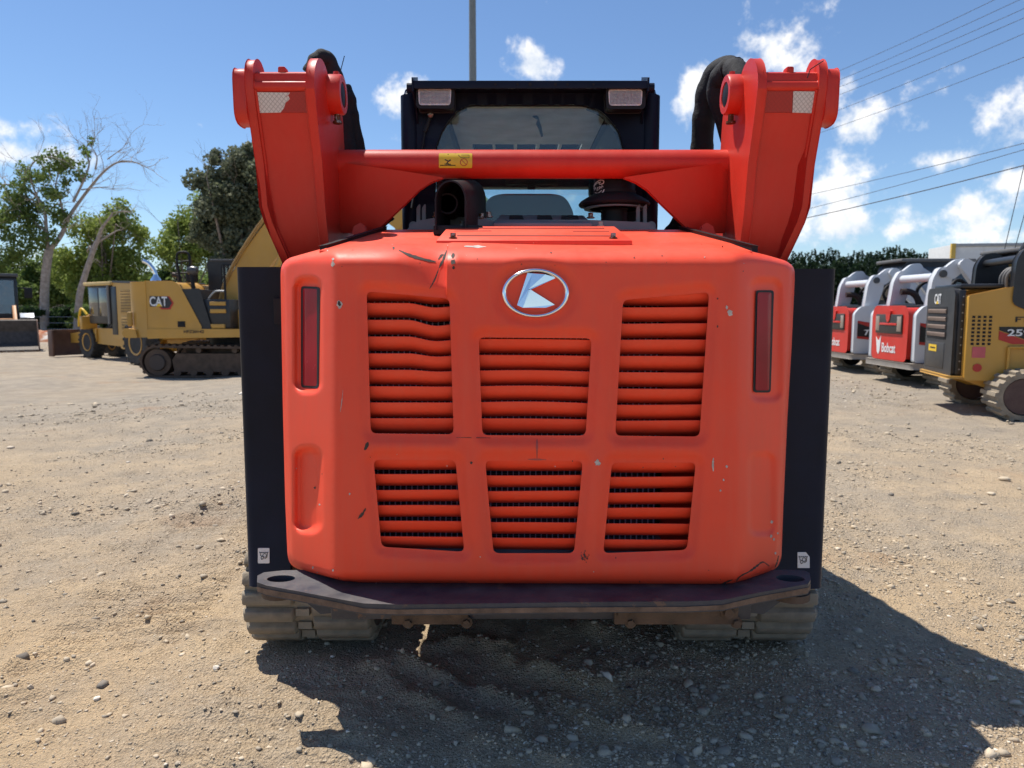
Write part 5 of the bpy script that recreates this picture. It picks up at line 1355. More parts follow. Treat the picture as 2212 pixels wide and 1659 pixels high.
# --- yellow wheeled machine with a front blade, pointing away to the left
fdir = math.atan2(.59, -.81)
GX, GY = -12.75, 24.85
GR = Thing('blade_machine', 'yellow wheeled machine with rust-brown front blade standing behind the excavator', 'blade machine', (GX, GY, gzs(GX, GY)), fdir)
bd = prism('engine_body', [(-3.1, .75), (-3.25, 1.0), (-3.2, 2.40), (-.35, 2.52), (-.2, 2.0), (-.25, .75)], 'y', -.72, .72, YELLOW, GR, .05)
o = box('black_louvre_panel', -.50, -.14, -.735, .735, .85, 2.42, CABBLK, None, .02); part(o, bd)
for (x0_, x1_, z0_, z1_) in ((-1.7, -.75, 1.55, 2.30), (-1.7, -.75, 1.02, 1.45)):
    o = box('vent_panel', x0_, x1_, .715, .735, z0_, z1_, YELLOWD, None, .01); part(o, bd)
    for i in range(int((z1_ - z0_) / .09)): o2 = box('vent_slat', x0_ + .05, x1_ - .05, .732, .742, z0_ + .05 + i * .09, z0_ + .09 + i * .09, mat('vent_dark', (.22, .13, .03), .6), None); part(o2, o)
o = box('body_door', -2.9, -1.85, .715, .733, .95, 2.3, YELLOW, None, .012); part(o, bd)
o = box('rear_grille', -3.27, -3.22, -.6, .6, 1.15, 2.25, YELLOWD, None, .02); part(o, bd)
o = prism('top_cover', [(-3.2, 2.44), (-.3, 2.55), (-.3, 2.60), (-3.2, 2.49)], 'y', -.74, .74, CABBLK, None, .01); part(o, bd)
prism('lower_frame', [(-3.0, .55), (-.1, .5), (1.6, .55), (1.6, 1.0), (-3.0, 1.0)], 'y', -.5, .5, YELLOW, GR, .04)
prism('rear_sump', [(-2.6, .35), (-.6, .45), (-.3, .80), (-2.9, .80)], 'y', -.68, .68, YELLOW, GR, .05)
for x, yy, rr in ((-2.55, -1.05, .68), (-2.55, 1.05, .68), (2.0, -.42, .55), (2.0, .42, .55)): tyre('tyre', (x, yy, rr), rr, .42, GR)
gc = box('cab', -.02, 1.5, -.70, .70, 1.2, 2.46, CABBLK, GR, .04)
o = box('cab_roof', -.25, 1.6, -.80, .80, 2.46, 2.58, mat('pale_yellow_roof', (.62, .42, .14), .45, dust=.3), None, .03); part(o, gc)
for (x0_, x1_) in ((.1, .7), (.8, 1.4)): o = box('cab_window', x0_, x1_, .695, .71, 1.45, 2.38, glass('excavator_glass', (.35, .42, .40), .5, .55, .05), None, .004); part(o, gc)
o = box('cab_window', -.03, -.015, -.6, .6, 1.6, 2.38, MATS['excavator_glass'], None, .004); part(o, gc)
tube('cab_post', [(.0, .74, 1.2), (.0, .74, 2.46)], .05, mat('grey_post', (.2, .19, .18), .5), GR, 10)
tube('exhaust', smoothpath([(-2.0, .2, 2.45), (-2.0, .2, 2.62), (-2.0, .2, 2.78), (-1.95, .24, 2.95), (-1.84, .33, 3.12), (-1.72, .43, 3.20)], 6), .062, CHROME, GR, 16)
lathe('exhaust_collar', [(.17, 2.44), (.17, 2.56), (.14, 2.65), (.08, 2.72), (.065, 2.78)], (-2.0, .2, 0), 'z', CHROME, GR, 24)
prism('blade_arm', [(1.4, .6), (3.3, .5), (3.3, .8), (1.4, 1.0)], 'y', -.55, -.40, YELLOW, GR, .02); prism('blade_arm', [(1.4, .6), (3.3, .5), (3.3, .8), (1.4, 1.0)], 'y', .40, .55, YELLOW, GR, .02)
bp_ = [(3.30 + .16 * math.cos(a_ * .6), .05 + i * .13) for i, a_ in enumerate([-2.4, -1.8, -1.2, -.6, 0, .6, 1.2, 1.8])]
bld = prism('blade', bp_ + [(x - .07, z) for x, z in bp_[::-1]], 'y', -1.25, 1.2, BLADE, GR, .012)
for s in (-1.25, 1.2):
    o = box('end_bit', 3.15, 3.50, s - .03, s + .03, .03, .95, BLADE, None, .01); part(o, bld)
box('work_light_bar', 1.7, 1.9, .35, .85, 1.0, 1.45, YELLOW, GR, .03); tube('hydraulic_line', smoothpath([(1.4, .8, 1.5), (1.7, .85, 1.7), (2.0, .8, 1.4), (2.3, .7, 1.1)], 5), .04, YSTK, GR, 8)
box('lift_cylinder', 2.0, 2.2, .3, .5, .7, 1.5, YELLOW, GR, .04)

# --- wheel loader cut by the left edge of the picture
LX, LY = -21.35, 30.8
WL = Thing('wheel_loader', 'wheel loader with dark bucket on the ground at the far left edge', 'wheel loader', (LX, LY, gzs(LX, LY)), R(-55))
lb = prism('bucket', rpoly([(1.7, .04), (2.75, .04), (2.75, .10), (2.1, .35), (1.95, .8), (2.05, 1.25), (1.75, 1.28), (1.62, .8)], .05, 3), 'y', -1.25, 1.25, mat('bucket_dark', (.055, .045, .042), .6, .3, var=.35, dust=.35), WL, .02)
for s in (-1.27, 1.22): o = prism('bucket_side', rpoly([(1.68, .04), (2.75, .04), (2.72, .16), (2.05, 1.25), (1.74, 1.28), (1.62, .8)], .04, 3), 'y', s, s + .05, BLADE, None, .01); part(o, lb)
o = box('cutting_edge', 2.5, 2.82, -1.28, 1.28, .015, .05, STEEL, None); part(o, lb)
for yy in (-.55, .55): prism('lift_arm', [(-.2, 1.7), (.1, 1.85), (1.5, .9), (1.75, .55), (1.6, .45), (1.2, .7)], 'y', yy - .07, yy + .07, mat('orange_tan_paint', (.50, .22, .07), .5, dust=.3), WL, .02)
box('front_frame', -.6, 1.0, -.5, .5, .6, 1.3, MATS['orange_tan_paint'], WL, .05)
for x in (.55, -2.1):
    for yy in (-.95, .95): tyre('tyre', (x, yy, .70), .70, .5, WL, rim=WHITEP)
wc = prism('cab', [(-.5, 1.2), (-.62, 3.0), (-.7, 3.08), (-1.9, 3.08), (-2.0, 1.2)], 'y', -.72, .72, CABBLK, WL, .04)
for (x0_, x1_) in ((-1.15, -.72), (-1.85, -1.25)):
    for s in (-.735, .715): o = box('cab_window', x0_, x1_, s, s + .02, 1.5, 2.9, MATS['excavator_glass'], None, .005); part(o, wc)
o = prism('front_window', [(-.525, 1.5), (-.60, 2.9), (-.585, 2.9), (-.51, 1.5)], 'y', -.6, .6, MATS['excavator_glass'], None); part(o, wc)
o = box('cab_roof', -2.05, -.5, -.78, .78, 3.05, 3.18, mat('cab_roof_grey', (.06, .065, .07), .5), None, .03); part(o, wc)
tube('mirror_arm', [(-.55, .75, 2.6), (-.4, 1.05, 2.55)], .02, BLACK, WL, 6); box('mirror', -.44, -.38, .95, 1.25, 2.15, 2.6, BLACK, WL, .02)
prism('rear_body', [(-2.0, .8), (-3.6, .8), (-3.7, 1.9), (-2.0, 2.1)], 'y', -.65, .65, MATS['orange_tan_paint'], WL, .05)
prism('front_mudguard', [(-.1, 1.42), (.1, 1.52), (.9, 1.52), (1.2, 1.35), (1.15, 1.30), (.88, 1.46), (.12, 1.46), (-.05, 1.38)], 'y', -1.2, -.72, WHITEP, WL, .01); prism('front_mudguard', [(-.1, 1.42), (.1, 1.52), (.9, 1.52), (1.2, 1.35), (1.15, 1.30), (.88, 1.46), (.12, 1.46), (-.05, 1.38)], 'y', .72, 1.2, WHITEP, WL, .01)

# --- white and red track loaders parked on the right
def white_loader(loc, rot, label, cab=0.):
    T = Thing('compact_loader', label, 'track loader', loc, rot, 'white and red loaders parked in a row')
    for y0_, y1_ in ((-.88, -.46), (.46, .88)):
        bl = loopbelt('rubber_track', -1.02, .95, .27, .27, .29, .29, y0_, y1_, RUBBER, T, pitch=.10, hl=.03)
        for x in (-1.02, -.5, 0, .5, .95):
            r_ = .20 if abs(x) > .9 else .12
            o = lathe('track_roller', [(.05, y0_ + .04), (r_, y0_ + .04), (r_, y1_ - .04), (.05, y1_ - .04)], (x, 0, .28 if r_ > .15 else .17), 'y', BLACK, None, 16); part(o, bl)
        o = box('track_frame', -.9, .85, y0_ + .08, y1_ - .08, .22, .45, BLACK, None, .02); part(o, bl)
    box('chassis', -1.35, 1.05, -.48, .48, .32, 1.0, BLACK, T, .03)
    bpz = prism('rear_bumper', rpoly([(-1.62, -.70), (-1.62, .70), (-1.30, .86), (-1.25, .86), (-1.25, -.86), (-1.30, -.86)], .05, 3), 'z', .285, .375, mat('pale_bumper_steel', (.30, .27, .24), .6, .3, dust=.5), T, .012)
    sides = []
    for s in (-1, 1):
        sd = prism('side_panel', rpoly([(-1.56, .40), (-1.56, 1.10), (-1.46, 1.22), (-.95, 1.27), (-.55, 1.20), (-.30, 1.0), (-.22, .40)], [.03, .04, .06, .1, .1, .08, .03], 4), 'y', s * .66 - .045, s * .66 + .045, WHITEP, T, .012); sides.append(sd)
        yy = s * .708
        def pp(name, poly, m_, d=0.): o_ = prism(name, poly, 'y', yy + s * d, yy + s * (d + .004), m_, None); return part(o_, sd)
        pp('red_swoosh', [(-1.51, .98), (-1.20, .93), (-0.77, .84), (-0.57, .66), (-0.81, .46), (-1.01, .56), (-1.20, .63), (-1.51, .66)], REDP)
        pp('black_badge', [(-1.51, .94), (-1.35, .88), (-0.93, .82), (-0.87, .72), (-0.99, .66), (-1.51, .70)], BLK, .004)
        xd = (1, 0, 0) if s < 0 else (-1, 0, 0); x0_ = -1.39 if s < 0 else -.95
        o = text('model_letters', 'T770', (x0_, yy + s * .009, .72), xd, (0, 0, 1), .42, .10, WHITE, None, .003, .3); part(o, sd)
        o = text('badge_number', '2', (-1.13 if s < 0 else -.97, yy + s * .005, 1.06), xd, (0, 0, 1), .17, .14, BLK, None, .003); part(o, sd)
        o = lathe('pivot_boss', [(.075, yy), (.075, yy + s * .03), (.05, yy + s * .045), (.02, yy + s * .045)], (-1.22, 0, 1.06), 'y', WHITEP, None, 20); part(o, sd)
        # loader arm: upright at the back, link head, boom running forward
        ar = prism('arm_upright', rpoly([(-1.36, 1.16), (-1.30, 1.62), (-1.22, 1.78), (-1.10, 1.80), (-1.02, 1.70), (-1.06, 1.50), (-1.16, 1.16)], .05, 3), 'y', s * .56 - .06, s * .56 + .06, WHITEP, T, .012)
        o = lathe('pivot_pin', [(.055, s * .62), (.055, s * .645)], (-1.17, 0, 1.70), 'y', mat('pin_grey', (.10, .10, .10), .5, .5), None, 18); part(o, ar)
        o = lathe('pivot_pin', [(.045, s * .66), (.045, s * .70)], (-.92, 0, 1.82), 'y', MATS['pin_grey'], None, 18); part(o, ar)
        prism('arm_link', rpoly([(-1.22, 1.72), (-1.0, 1.90), (-.86, 1.92), (-.80, 1.82), (-1.02, 1.62)], .05, 3), 'y', s * .60 - .04, s * .60 + .04, WHITEP, T, .01)
        prism('lift_arm', rpoly([(-1.0, 1.84), (-.90, 1.92), (-.4, 1.62), (.6, 1.25), (1.55, .75), (1.60, .45), (1.45, .45), (1.1, .72), (.3, 1.0), (-.35, 1.12), (-.62, 1.36)], .05, 3), 'y', s * .68 - .05, s * .68 + .05, WHITEP, T, .012)
        tube('tilt_hose', smoothpath([(-.75, s * .5, 1.15), (-.95, s * .46, 1.45), (-.80, s * .42, 1.62), (-.55, s * .42, 1.40)], 5), .028, BLACK, T, 8)
    tube('cross_tube', [(-1.17, -.58, 1.66), (-1.17, .58, 1.66)], .062, WHITEP, T, 18)
    tg = prism('tailgate', rpoly([(-.50, .42), (.50, .42), (.52, 1.10), (.46, 1.20), (-.46, 1.20), (-.52, 1.10)], .06, 4), 'x', -1.60, -1.34, BRED, T, .035, 3)
    o = box('grille', -1.622, -1.60, -.40, .40, .80, 1.10, mat('grille_black', (.03, .028, .027), .5, dust=.3), None, .02); part(o, tg)
    for yy in (-.33, .33): o2 = box('tail_lamp', -1.628, -1.62, yy - .06, yy + .06, .84, 1.07, mat('amber_grey_lens', (.32, .25, .20), .3), None, .01); part(o2, tg)
    o2 = box('grille_bar', -1.630, -1.62, -.26, .26, .93, .965, BRED, None, .005); part(o2, tg)
    o2 = prism('latch', rpoly([(-.07, 1.16), (.07, 1.16), (.05, 1.02), (0, .97), (-.05, 1.02)], .02, 3), 'x', -1.634, -1.60, BRED, None, .006); part(o2, tg)
    o = text('maker_letters', 'Bobcat', (-1.602, .20, .50), (0, -1, 0), (0, 0, 1), .42, .15, WHITE, None, .003); part(o, tg)
    o = prism('maker_mark', [(.27, .50), (.31, .46), (.35, .50), (.37, .62), (.40, .74), (.34, .68), (.29, .69), (.24, .76), (.25, .63)], 'x', -1.606, -1.60, WHITE, None); part(o, tg)
    o = box('tailgate_edge', -1.36, -1.30, -.56, .56, .42, 1.24, BLACK, None, .02); part(o, tg)
    box('engine_cover', -1.35, -.6, -.50, .50, 1.0, 1.25, BLACK, T, .04)
    tube('exhaust', smoothpath([(-.95, .35, 1.2), (-1.0, .35, 1.36), (-1.10, .36, 1.45), (-1.25, .38, 1.46)], 5), .05, mat('brown_exhaust', (.06, .045, .04), .6, .5), T, 12)
    cb_ = prism('cab', rpoly([(x_ + cab, z_) for x_, z_ in [(-.62, 1.0), (-.62, 1.95), (-.50, 2.06), (.62, 2.08), (.85, 1.3), (.85, .7), (-.62, .7)]], .06, 3), 'y', -.46, .46, CABBLK, T, .02)
    o = box('cab_roof', -.66 + cab, .70 + cab, -.48, .48, 2.04, 2.10, mat('cab_roof_dusty', (.12, .12, .12), .6, dust=.4), None, .02); part(o, cb_)
    for s in (-1, 1): o = box('side_screen', -.5 + cab, .55 + cab, s * .462 - .006, s * .462 + .006, 1.2, 1.95, GLASSD, None, .004); part(o, cb_)
    o = box('rear_window', -.632 + cab, -.618 + cab, -.36, .36, 1.35, 1.9, GLASSD, None, .004); part(o, cb_)
    return T
white_loader((7.52, 11.6, gzs(7.5, 11.6) - .01), R(0), 'nearer white loader with red tailgate, next to the yellow loader', .7)
white_loader((7.72, 14.0, gzs(7.7, 14.0) - .01), R(0), 'farther white loader with red tailgate, partly behind the right fender')

# --- yellow and black track loader at the right edge
YL = Thing('compact_loader', 'yellow track loader with black rear door at the right edge', 'track loader', (6.55, 8.36, gzs(6.5, 8.3) - .01), R(-13))
for y0_, y1_ in ((-.90, -.50), (.50, .90)):
    bl = loopbelt('rubber_track', -.98, 1.0, .25, .27, .27, .29, y0_, y1_, RUBBER, YL, pitch=.10, hl=.03)
    for x in (-.98, -.55, -.2, .15, .5, 1.0):
        r_ = .19 if abs(x) > .9 else .11
        o = lathe('track_roller', [(.05, y0_ + .02), (r_, y0_ + .02), (r_, y1_ - .02), (.05, y1_ - .02)], (x, 0, .27 if r_ > .15 else .16), 'y', mat('dark_red_roller', (.07, .03, .028), .6, dust=.4), None, 18); part(o, bl)
    o = box('track_frame', -.85, .9, y0_ + .08, y1_ - .08, .2, .42, YELLOWD, None, .02); part(o, bl)
    o = lathe('drive_sprocket', [(.05, y0_ + .04), (.22, y0_ + .04), (.22, y1_ - .04), (.05, y1_ - .04)], (-.35, 0, .62), 'y', BLACK, None, 20); part(o, bl)
prism('belly', [(-1.42, .42), (1.05, .42), (1.05, .30), (-.75, .26), (-1.05, .28)], 'y', -.50, .50, YELLOW, YL, .02)
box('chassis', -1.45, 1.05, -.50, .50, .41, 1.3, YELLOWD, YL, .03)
prism('rear_lip', rpoly([(-1.60, -.50), (-1.60, .50), (-1.3, .58), (-1.3, -.58)], .04, 3), 'z', .415, .445, YELLOW, YL, .008)
rd = prism('rear_door', rpoly([(-.46, .45), (.46, .45), (.46, 1.36), (.42, 1.42), (-.42, 1.42), (-.46, 1.36)], .02, 2), 'x', -1.56, -1.46, mat('door_black', (.022, .023, .026), .45, var=.3, dust=.3, dcol=(.2, .18, .16)), YL, .015)
o = box('louvre_recess', -1.565, -1.54, -.26, .40, .84, 1.22, DEEP, None, .006); part(o, rd)
for i in range(4): o = prism('louvre', [(-1.57, .87 + i * .09), (-1.575, .91 + i * .09), (-1.55, .935 + i * .09), (-1.545, .895 + i * .09)], 'y', -.25, .39, mat('dusty_louvre', (.16, .11, .085), .7, dust=.4), None, .003); part(o, rd)
o = box('lower_panel', -1.566, -1.55, -.22, .42, .50, .80, mat('door_black2', (.03, .031, .034), .5, dust=.3), None, .008); part(o, rd)
o = box('yellow_label', -1.570, -1.562, .02, .30, .69, .77, YSTK, None); part(o, rd)
o = box('label_print', -1.572, -1.569, .06, .24, .725, .740, BLK, None); part(o, rd)
o = text('logo_letters', 'CAT', (-1.562, .20, 1.25), (0, -1, 0), (0, 0, 1), .23, .12, WHITE, None, .003); part(o, rd)
o = prism('logo_wedge', [(.06, 1.25), (.13, 1.25), (.095, 1.29)], 'x', -1.569, -1.563, YSTK, None); part(o, rd)
o = box('door_side', -1.52, -1.455, -.485, -.46, .46, 1.40, CABBLK, None, .006); part(o, rd)
for i in range(10): o = lathe('rivet', [(.008, -.485), (.008, -.49)], (-1.48, 0, .52 + i * .09), 'y', GREY, None, 8); part(o, rd)
box('engine_lid', -1.50, -.70, -.44, .44, 1.42, 1.47, CABBLK, YL, .015)
for s in (-1, 1):
    sd = prism('side_body', [(-1.45, .42), (-1.45, 1.33), (-1.05, 1.42), (-.86, 1.42), (-.40, .95), (-.40, .42)], 'y', s * .54 - .06, s * .54 + .06, YELLOW, YL, .012)
    yy = s * .602
    def pq(name, poly, m_, d=0., t=.004, par=sd): o_ = prism(name, poly, 'y', yy + s * d, yy + s * (d + t), m_, None); return part(o_, par)
    for i in range(8):
        for j in range(4): pq('vent_hole', [(-1.42 + j * .055, .80 + i * .042), (-1.39 + j * .055, .80 + i * .042), (-1.39 + j * .055, .825 + i * .042), (-1.42 + j * .055, .825 + i * .042)], DEEP, 0, .002)
    fr_ = prism('front_body', [(-.42, .42), (-.42, .98), (.2, .80), (.9, .70), (.9, .42)], 'y', s * .50 - .06, s * .50 + .06, YELLOW, YL, .012)
    pq('black_band', [(-1.15, 1.0), (-.15, 1.0), (.45, .99), (.45, .82), (-.78, .82), (-1.15, .965)], BLK)
    pq('red_wedge', [(-1.15, .955), (-.79, .815), (-1.02, .815), (-1.15, .86)], REDP, .0)
    xd = (1, 0, 0) if s < 0 else (-1, 0, 0)
    o = text('model_letters', '259D', (-1.07 if s < 0 else -.70, yy + s * .005, .90), xd, (0, 0, 1), .34, .075, WHITE, None, .003); part(o, sd)
    o = text('logo_letters', 'CAT', (-.65 if s < 0 else -.17, yy + s * .005, .84), xd, (0, 0, 1), .48, .145, WHITE, None, .003); part(o, sd)
    pq('logo_wedge', [(-.52, .838), (-.34, .838), (-.43, .90)], YSTK, .009)
    o = text('serial_letters', 'FTL13811', (-1.0 if s < 0 else -.50, yy + s * .002, 1.05), xd, (0, 0, 1), .50, .06, BLK, None, .002); part(o, sd)
    pq('red_label', [(-1.40, .66), (-1.27, .66), (-1.27, .78), (-1.40, .78)], mat('pink_label', (.55, .10, .11), .5))
    pq('reflector', ell(-1.34, .55, .045, .045, 16), REDP, 0, .008)
    o = lathe('lift_eye', [(.05, yy), (.05, yy + s * .02), (.022, yy + s * .02), (.022, yy + s * .005)], (-.80, 0, 1.27), 'y', YELLOW, None, 18); part(o, sd)
    # raised rib frame of the lower side
    o = tube('rib', [(-1.05, yy + s * .02, .78), (-.2, yy + s * .02, .78), (-.2, yy + s * .02, .46)], .016, YELLOW, None, 8); part(o, sd)
    o = tube('rib', [(-1.05, yy + s * .02, .78), (-1.05, yy + s * .02, .45)], .016, YELLOW, None, 8); part(o, sd)
    tw = prism('arm_tower', rpoly([(-1.04, 1.25), (-1.02, 1.72), (-.95, 1.84), (-.82, 1.86), (-.70, 1.76), (-.66, 1.40), (-.80, 1.15)], .06, 3), 'y', s * .56 - .06, s * .56 + .06, CABBLK, YL, .012)
    o = lathe('pivot_pin', [(.06, s * .62), (.06, s * .645)], (-.88, 0, 1.75), 'y', mat('pin_grey', (.10, .10, .10), .5, .5), None, 18); part(o, tw)
    prism('lift_arm', rpoly([(-.90, 1.50), (-.70, 1.78), (-.3, 1.62), (.5, 1.30), (1.5, .80), (1.5, .45), (1.3, .45), (.9, .75), (.2, .95), (-.45, 1.05), (-.72, 1.30)], .08, 3), 'y', s * .66 - .05, s * .66 + .05, YELLOW, YL, .012)
tube('cross_tube', [(-.92, -.58, 1.74), (-.92, .58, 1.74)], .045, CABBLK, YL, 16)
for k in range(3): tube('hose', smoothpath([(-1.05, -.30 - .08 * k, 1.40), (-1.06, -.32 - .08 * k, 1.56), (-.96, -.33 - .08 * k, 1.64), (-.82, -.34 - .07 * k, 1.50)], 5), .018, mat('grey_hose', (.16, .15, .14), .6), YL, 8)
yc = prism('cab', rpoly([(-.55, 1.2), (-.62, 1.85), (-.45, 2.08), (.55, 2.10), (.8, 1.3), (.8, .9), (-.55, .9)], .1, 4), 'y', -.42, .42, glass('yellow_cab_glass', (.55, .68, .74), .6, .7, .03), YL, .01)
for s in (-.43, .43):
    o = tube('cab_frame', smoothpath([(-.55, s, 1.1), (-.60, s, 1.75), (-.50, s, 2.02), (-.35, s, 2.09), (.5, s, 2.10), (.62, s, 1.95), (.82, s, 1.2)], 5), .035, CABBLK, None, 10); part(o, yc)
o = box('cab_roof', -.5, .6, -.44, .44, 2.07, 2.13, CABBLK, None, .02); part(o, yc)

# --- white box trailer in the yard behind, with a coloured sign beside it
TX, TY_ = P(2056, 560, 31).x, 31
TR_ = Thing('box_trailer', 'white box trailer with yellow front corner behind the yellow loader', 'trailer', (TX, TY_, 0), R(-9))
zt_ = P(2056, 528, 31).z
tb = box('trailer_body', 0, 13, 0, 2.5, 1.1, zt_, mat('trailer_white', (.62, .62, .60), .5, var=.05, dust=.15), TR_, .02)
for z_ in (zt_ - .06, 1.12): o = box('rail', -.02, 13.02, -.03, .0, z_ - .05, z_ + .09, GREY, None, .01); part(o, tb)
o = box('corner_post', -.05, .12, -.04, .1, 1.0, zt_ + .04, mat('yellow_post', (.55, .36, .06), .5), None, .01); part(o, tb)
for i in range(1, 11): o = box('panel_rib', i * 1.2 - .02, i * 1.2 + .02, -.02, 0, 1.2, zt_ - .12, MATS['trailer_white'], None); part(o, tb)
for x in (10.6, 11.9):
    for yy in (.25, 2.25): tyre('tyre', (x, yy, .5), .5, .28, TR_, rim=GREY, lugs=16)
box('landing_leg', 2.0, 2.15, .4, .55, .02, 1.1, GREY, TR_, .01); box('landing_leg', 2.0, 2.15, 1.9, 2.05, .02, 1.1, GREY, TR_, .01)

# --- tall grey lamp pole behind the cab
px_, py_ = P(1022, 300, 27).x, 27.
PO = Thing('lamp_pole', 'tall grey steel pole rising behind the cab roof', 'pole', (px_, py_, gzs(px_, py_)))
tube('pole', [(0, 0, 0), (0, 0, 6), (0, 0, 14)], [.17, .14, .115], mat('pole_grey', (.20, .21, .20), .55, .2, var=.1), PO, 20)
lathe('base_plate', [(.32, 0), (.32, .04)], (0, 0, 0), 'z', GREY, PO, 20)
o = tube('lamp_bracket', [(-.8, 0, 13.9), (.8, 0, 13.9)], .05, GREY, PO, 8)
for s in (-1, 1): box('lamp_head', s * .85 - .25, s * .85 + .25, -.15, .15, 13.82, 13.98, BLACK, PO, .03)

# --- overhead cables and guy wires
CABLE = mat('cable_grey', (.07, .07, .075), .6, .3)
def cable(a_, b_, r_, label, ext=.8, back=.35):
    A, B = P(*a_), P(*b_); d = B - A; s_ = A - d * back; e_ = B + d * ext
    n = 24; pts = []
    for i in range(n + 1): t = i / n; q = s_ + (e_ - s_) * t; q.z -= .25 * 4 * t * (1 - t) - .25 * 4 * .5 * .25; pts.append(q)
    o_ = tube('overhead_cable', pts, r_, CABLE, None, 6); tag(o_, label, 'cable', 'overhead cables')
names = ['topmost overhead cable at the upper right, with a pale splice', 'second overhead cable from the top at the upper right', 'third overhead cable from the top at the upper right', 'fourth overhead cable from the top at the upper right', 'fifth overhead cable from the top at the upper right', 'sixth overhead cable from the top, lowest of the upper bundle']
for nm, (x0_, y0_, x1_, y1_) in zip(names, ((1810, 150, 2146, 0), (1822, 165, 2200, 0), (1848, 170, 2212, 18), (1822, 197, 2212, 38), (1816, 232, 2212, 72), (1794, 275, 2212, 123))):
    cable((x1_, y1_, 31), (x0_, y0_, 44), .011, nm)
for nm, (x0_, y0_, x1_, y1_), r_ in zip(['upper thin cable of the lower set of three', 'middle thin cable of the lower set of three', 'thickest overhead cable, lowest of all'], ((1771, 411, 2212, 309), (1765, 442, 2212, 323), (1758, 463, 2212, 357)), (.013, .013, .022)):
    cable((x1_, y1_, 30), (x0_, y0_, 43), r_, nm, ext=.9)
q0, q1 = P(2075, 122, 33.5), P(2063, 127, 33.9)
for nm, a_, b_ in (('longer guy wire slanting down at the right edge', (2214, 350), (2166, 556)), ('shorter guy wire slanting down at the right edge', (2222, 430), (2186, 560))):
    p0, p1 = P(*a_, 17), P(*b_, 17); d = p1 - p0; t1 = -p0.z / d.z
    o = tube('guy_wire', [p0 - d * 1.2, p0 + d * t1], .009, CABLE, None, 6); tag(o, nm, 'wire', 'guy wires at the right edge')

# ------------------------------------------------------------------ trees, shrubs and the far wood
def leafmat(name, dark, mid, light): return tonemat(name, [(0, dark), (.45, mid), (1, light)], .6, trans=.42)
LEAF_A = leafmat('leaf_green', (.07, .115, .03), (.16, .225, .06), (.27, .33, .095))
LEAF_B = leafmat('leaf_lime', (.13, .185, .035), (.28, .35, .08), (.42, .46, .14))
LEAF_C = leafmat('leaf_grey_olive', (.06, .075, .042), (.15, .17, .10), (.33, .34, .25))
LEAF_D = leafmat('leaf_dark', (.016, .035, .012), (.04, .075, .022), (.09, .13, .04))
PINE = leafmat('pine_needles', (.010, .024, .012), (.022, .045, .020), (.045, .075, .03))
BARK = mat('bark', (.22, .175, .14), .9, var=.35, nscale=8, bump=.6, bscale=20)
BARKP = mat('pale_bark', (.34, .29, .25), .9, var=.3, nscale=6, bump=.5, bscale=18)
def leaves(name, centres, rads, n, size, m, parent, T, flat=.75, droop=0.):
    """n leaf quads gathered in clumps round the given centres"""
    centres = np.asarray(centres, float); rads = np.asarray(rads, float)
    w = rads ** 2; k = RNG.choice(len(centres), n, p=w / w.sum())
    d = RNG.standard_normal((n, 3)); d /= np.linalg.norm(d, axis=1)[:, None]
    r = RNG.random(n) ** .45
    p = centres[k] + d * (r * rads[k])[:, None] * np.array([1, 1, flat]); p[:, 2] -= droop * RNG.random(n) ** 2 * rads[k]
    a = RNG.standard_normal((n, 3)); a[:, 2] -= droop; a /= np.linalg.norm(a, axis=1)[:, None]
    b = np.cross(a, RNG.standard_normal((n, 3))); b /= np.linalg.norm(b, axis=1)[:, None]
    s = size * (.55 + .9 * RNG.random(n)); L_ = (a * s[:, None]); W_ = b * (s * .42)[:, None]
    V = np.stack([p - L_ * .5, p + W_, p + L_ * .6, p - W_], 1).reshape(-1, 3)
    Fc = np.arange(n * 4).reshape(n, 4)
    tone = np.clip(.45 + .12 * RNG.standard_normal(n) + .28 * (RNG.random(len(centres))[k] - .5), 0, 1)
    o = raw_mesh(name, V - np.array(T.o.location), Fc, m, np.repeat(tone, 4)); o.parent = T.o
    return o
def limbs(name, paths, m, T):
    V, Fc = [], []
    for pts, r0, r1 in paths:
        q = smoothpath(pts, 5); n = len(q); v, f = tubegeo(q, [r0 + (r1 - r0) * (i / (n - 1)) ** .8 for i in range(n)], 8)
        k = len(V); V += [p - T.o.location for p in v]; Fc += [tuple(i + k for i in g) for g in f]
    return obj(name, V, Fc, m, T, smooth=60, fix=False)
def twigs(start, d, ln, r, depth, out, tips):
    d = Vector(d).normalized(); p = Vector(start); pts = [p.copy()]
    for i in range(4):
        d = (d + Vector((random.gauss(0, .22), random.gauss(0, .22), random.gauss(0, .16) + .03))).normalized(); p = p + d * ln / 4; pts.append(p.copy())
    out.append((pts, r, r * .45)); tips.append(p.copy())
    if depth > 0:
        for k in range(3 if depth > 1 else 2):
            b = pts[random.choice([2, 3, 4])]; nd = (d + Vector((random.gauss(0, .75), random.gauss(0, .75), random.gauss(0, .5)))).normalized()
            twigs(b, nd, ln * (.5 + .3 * random.random()), r * .5, depth - 1, out, tips)
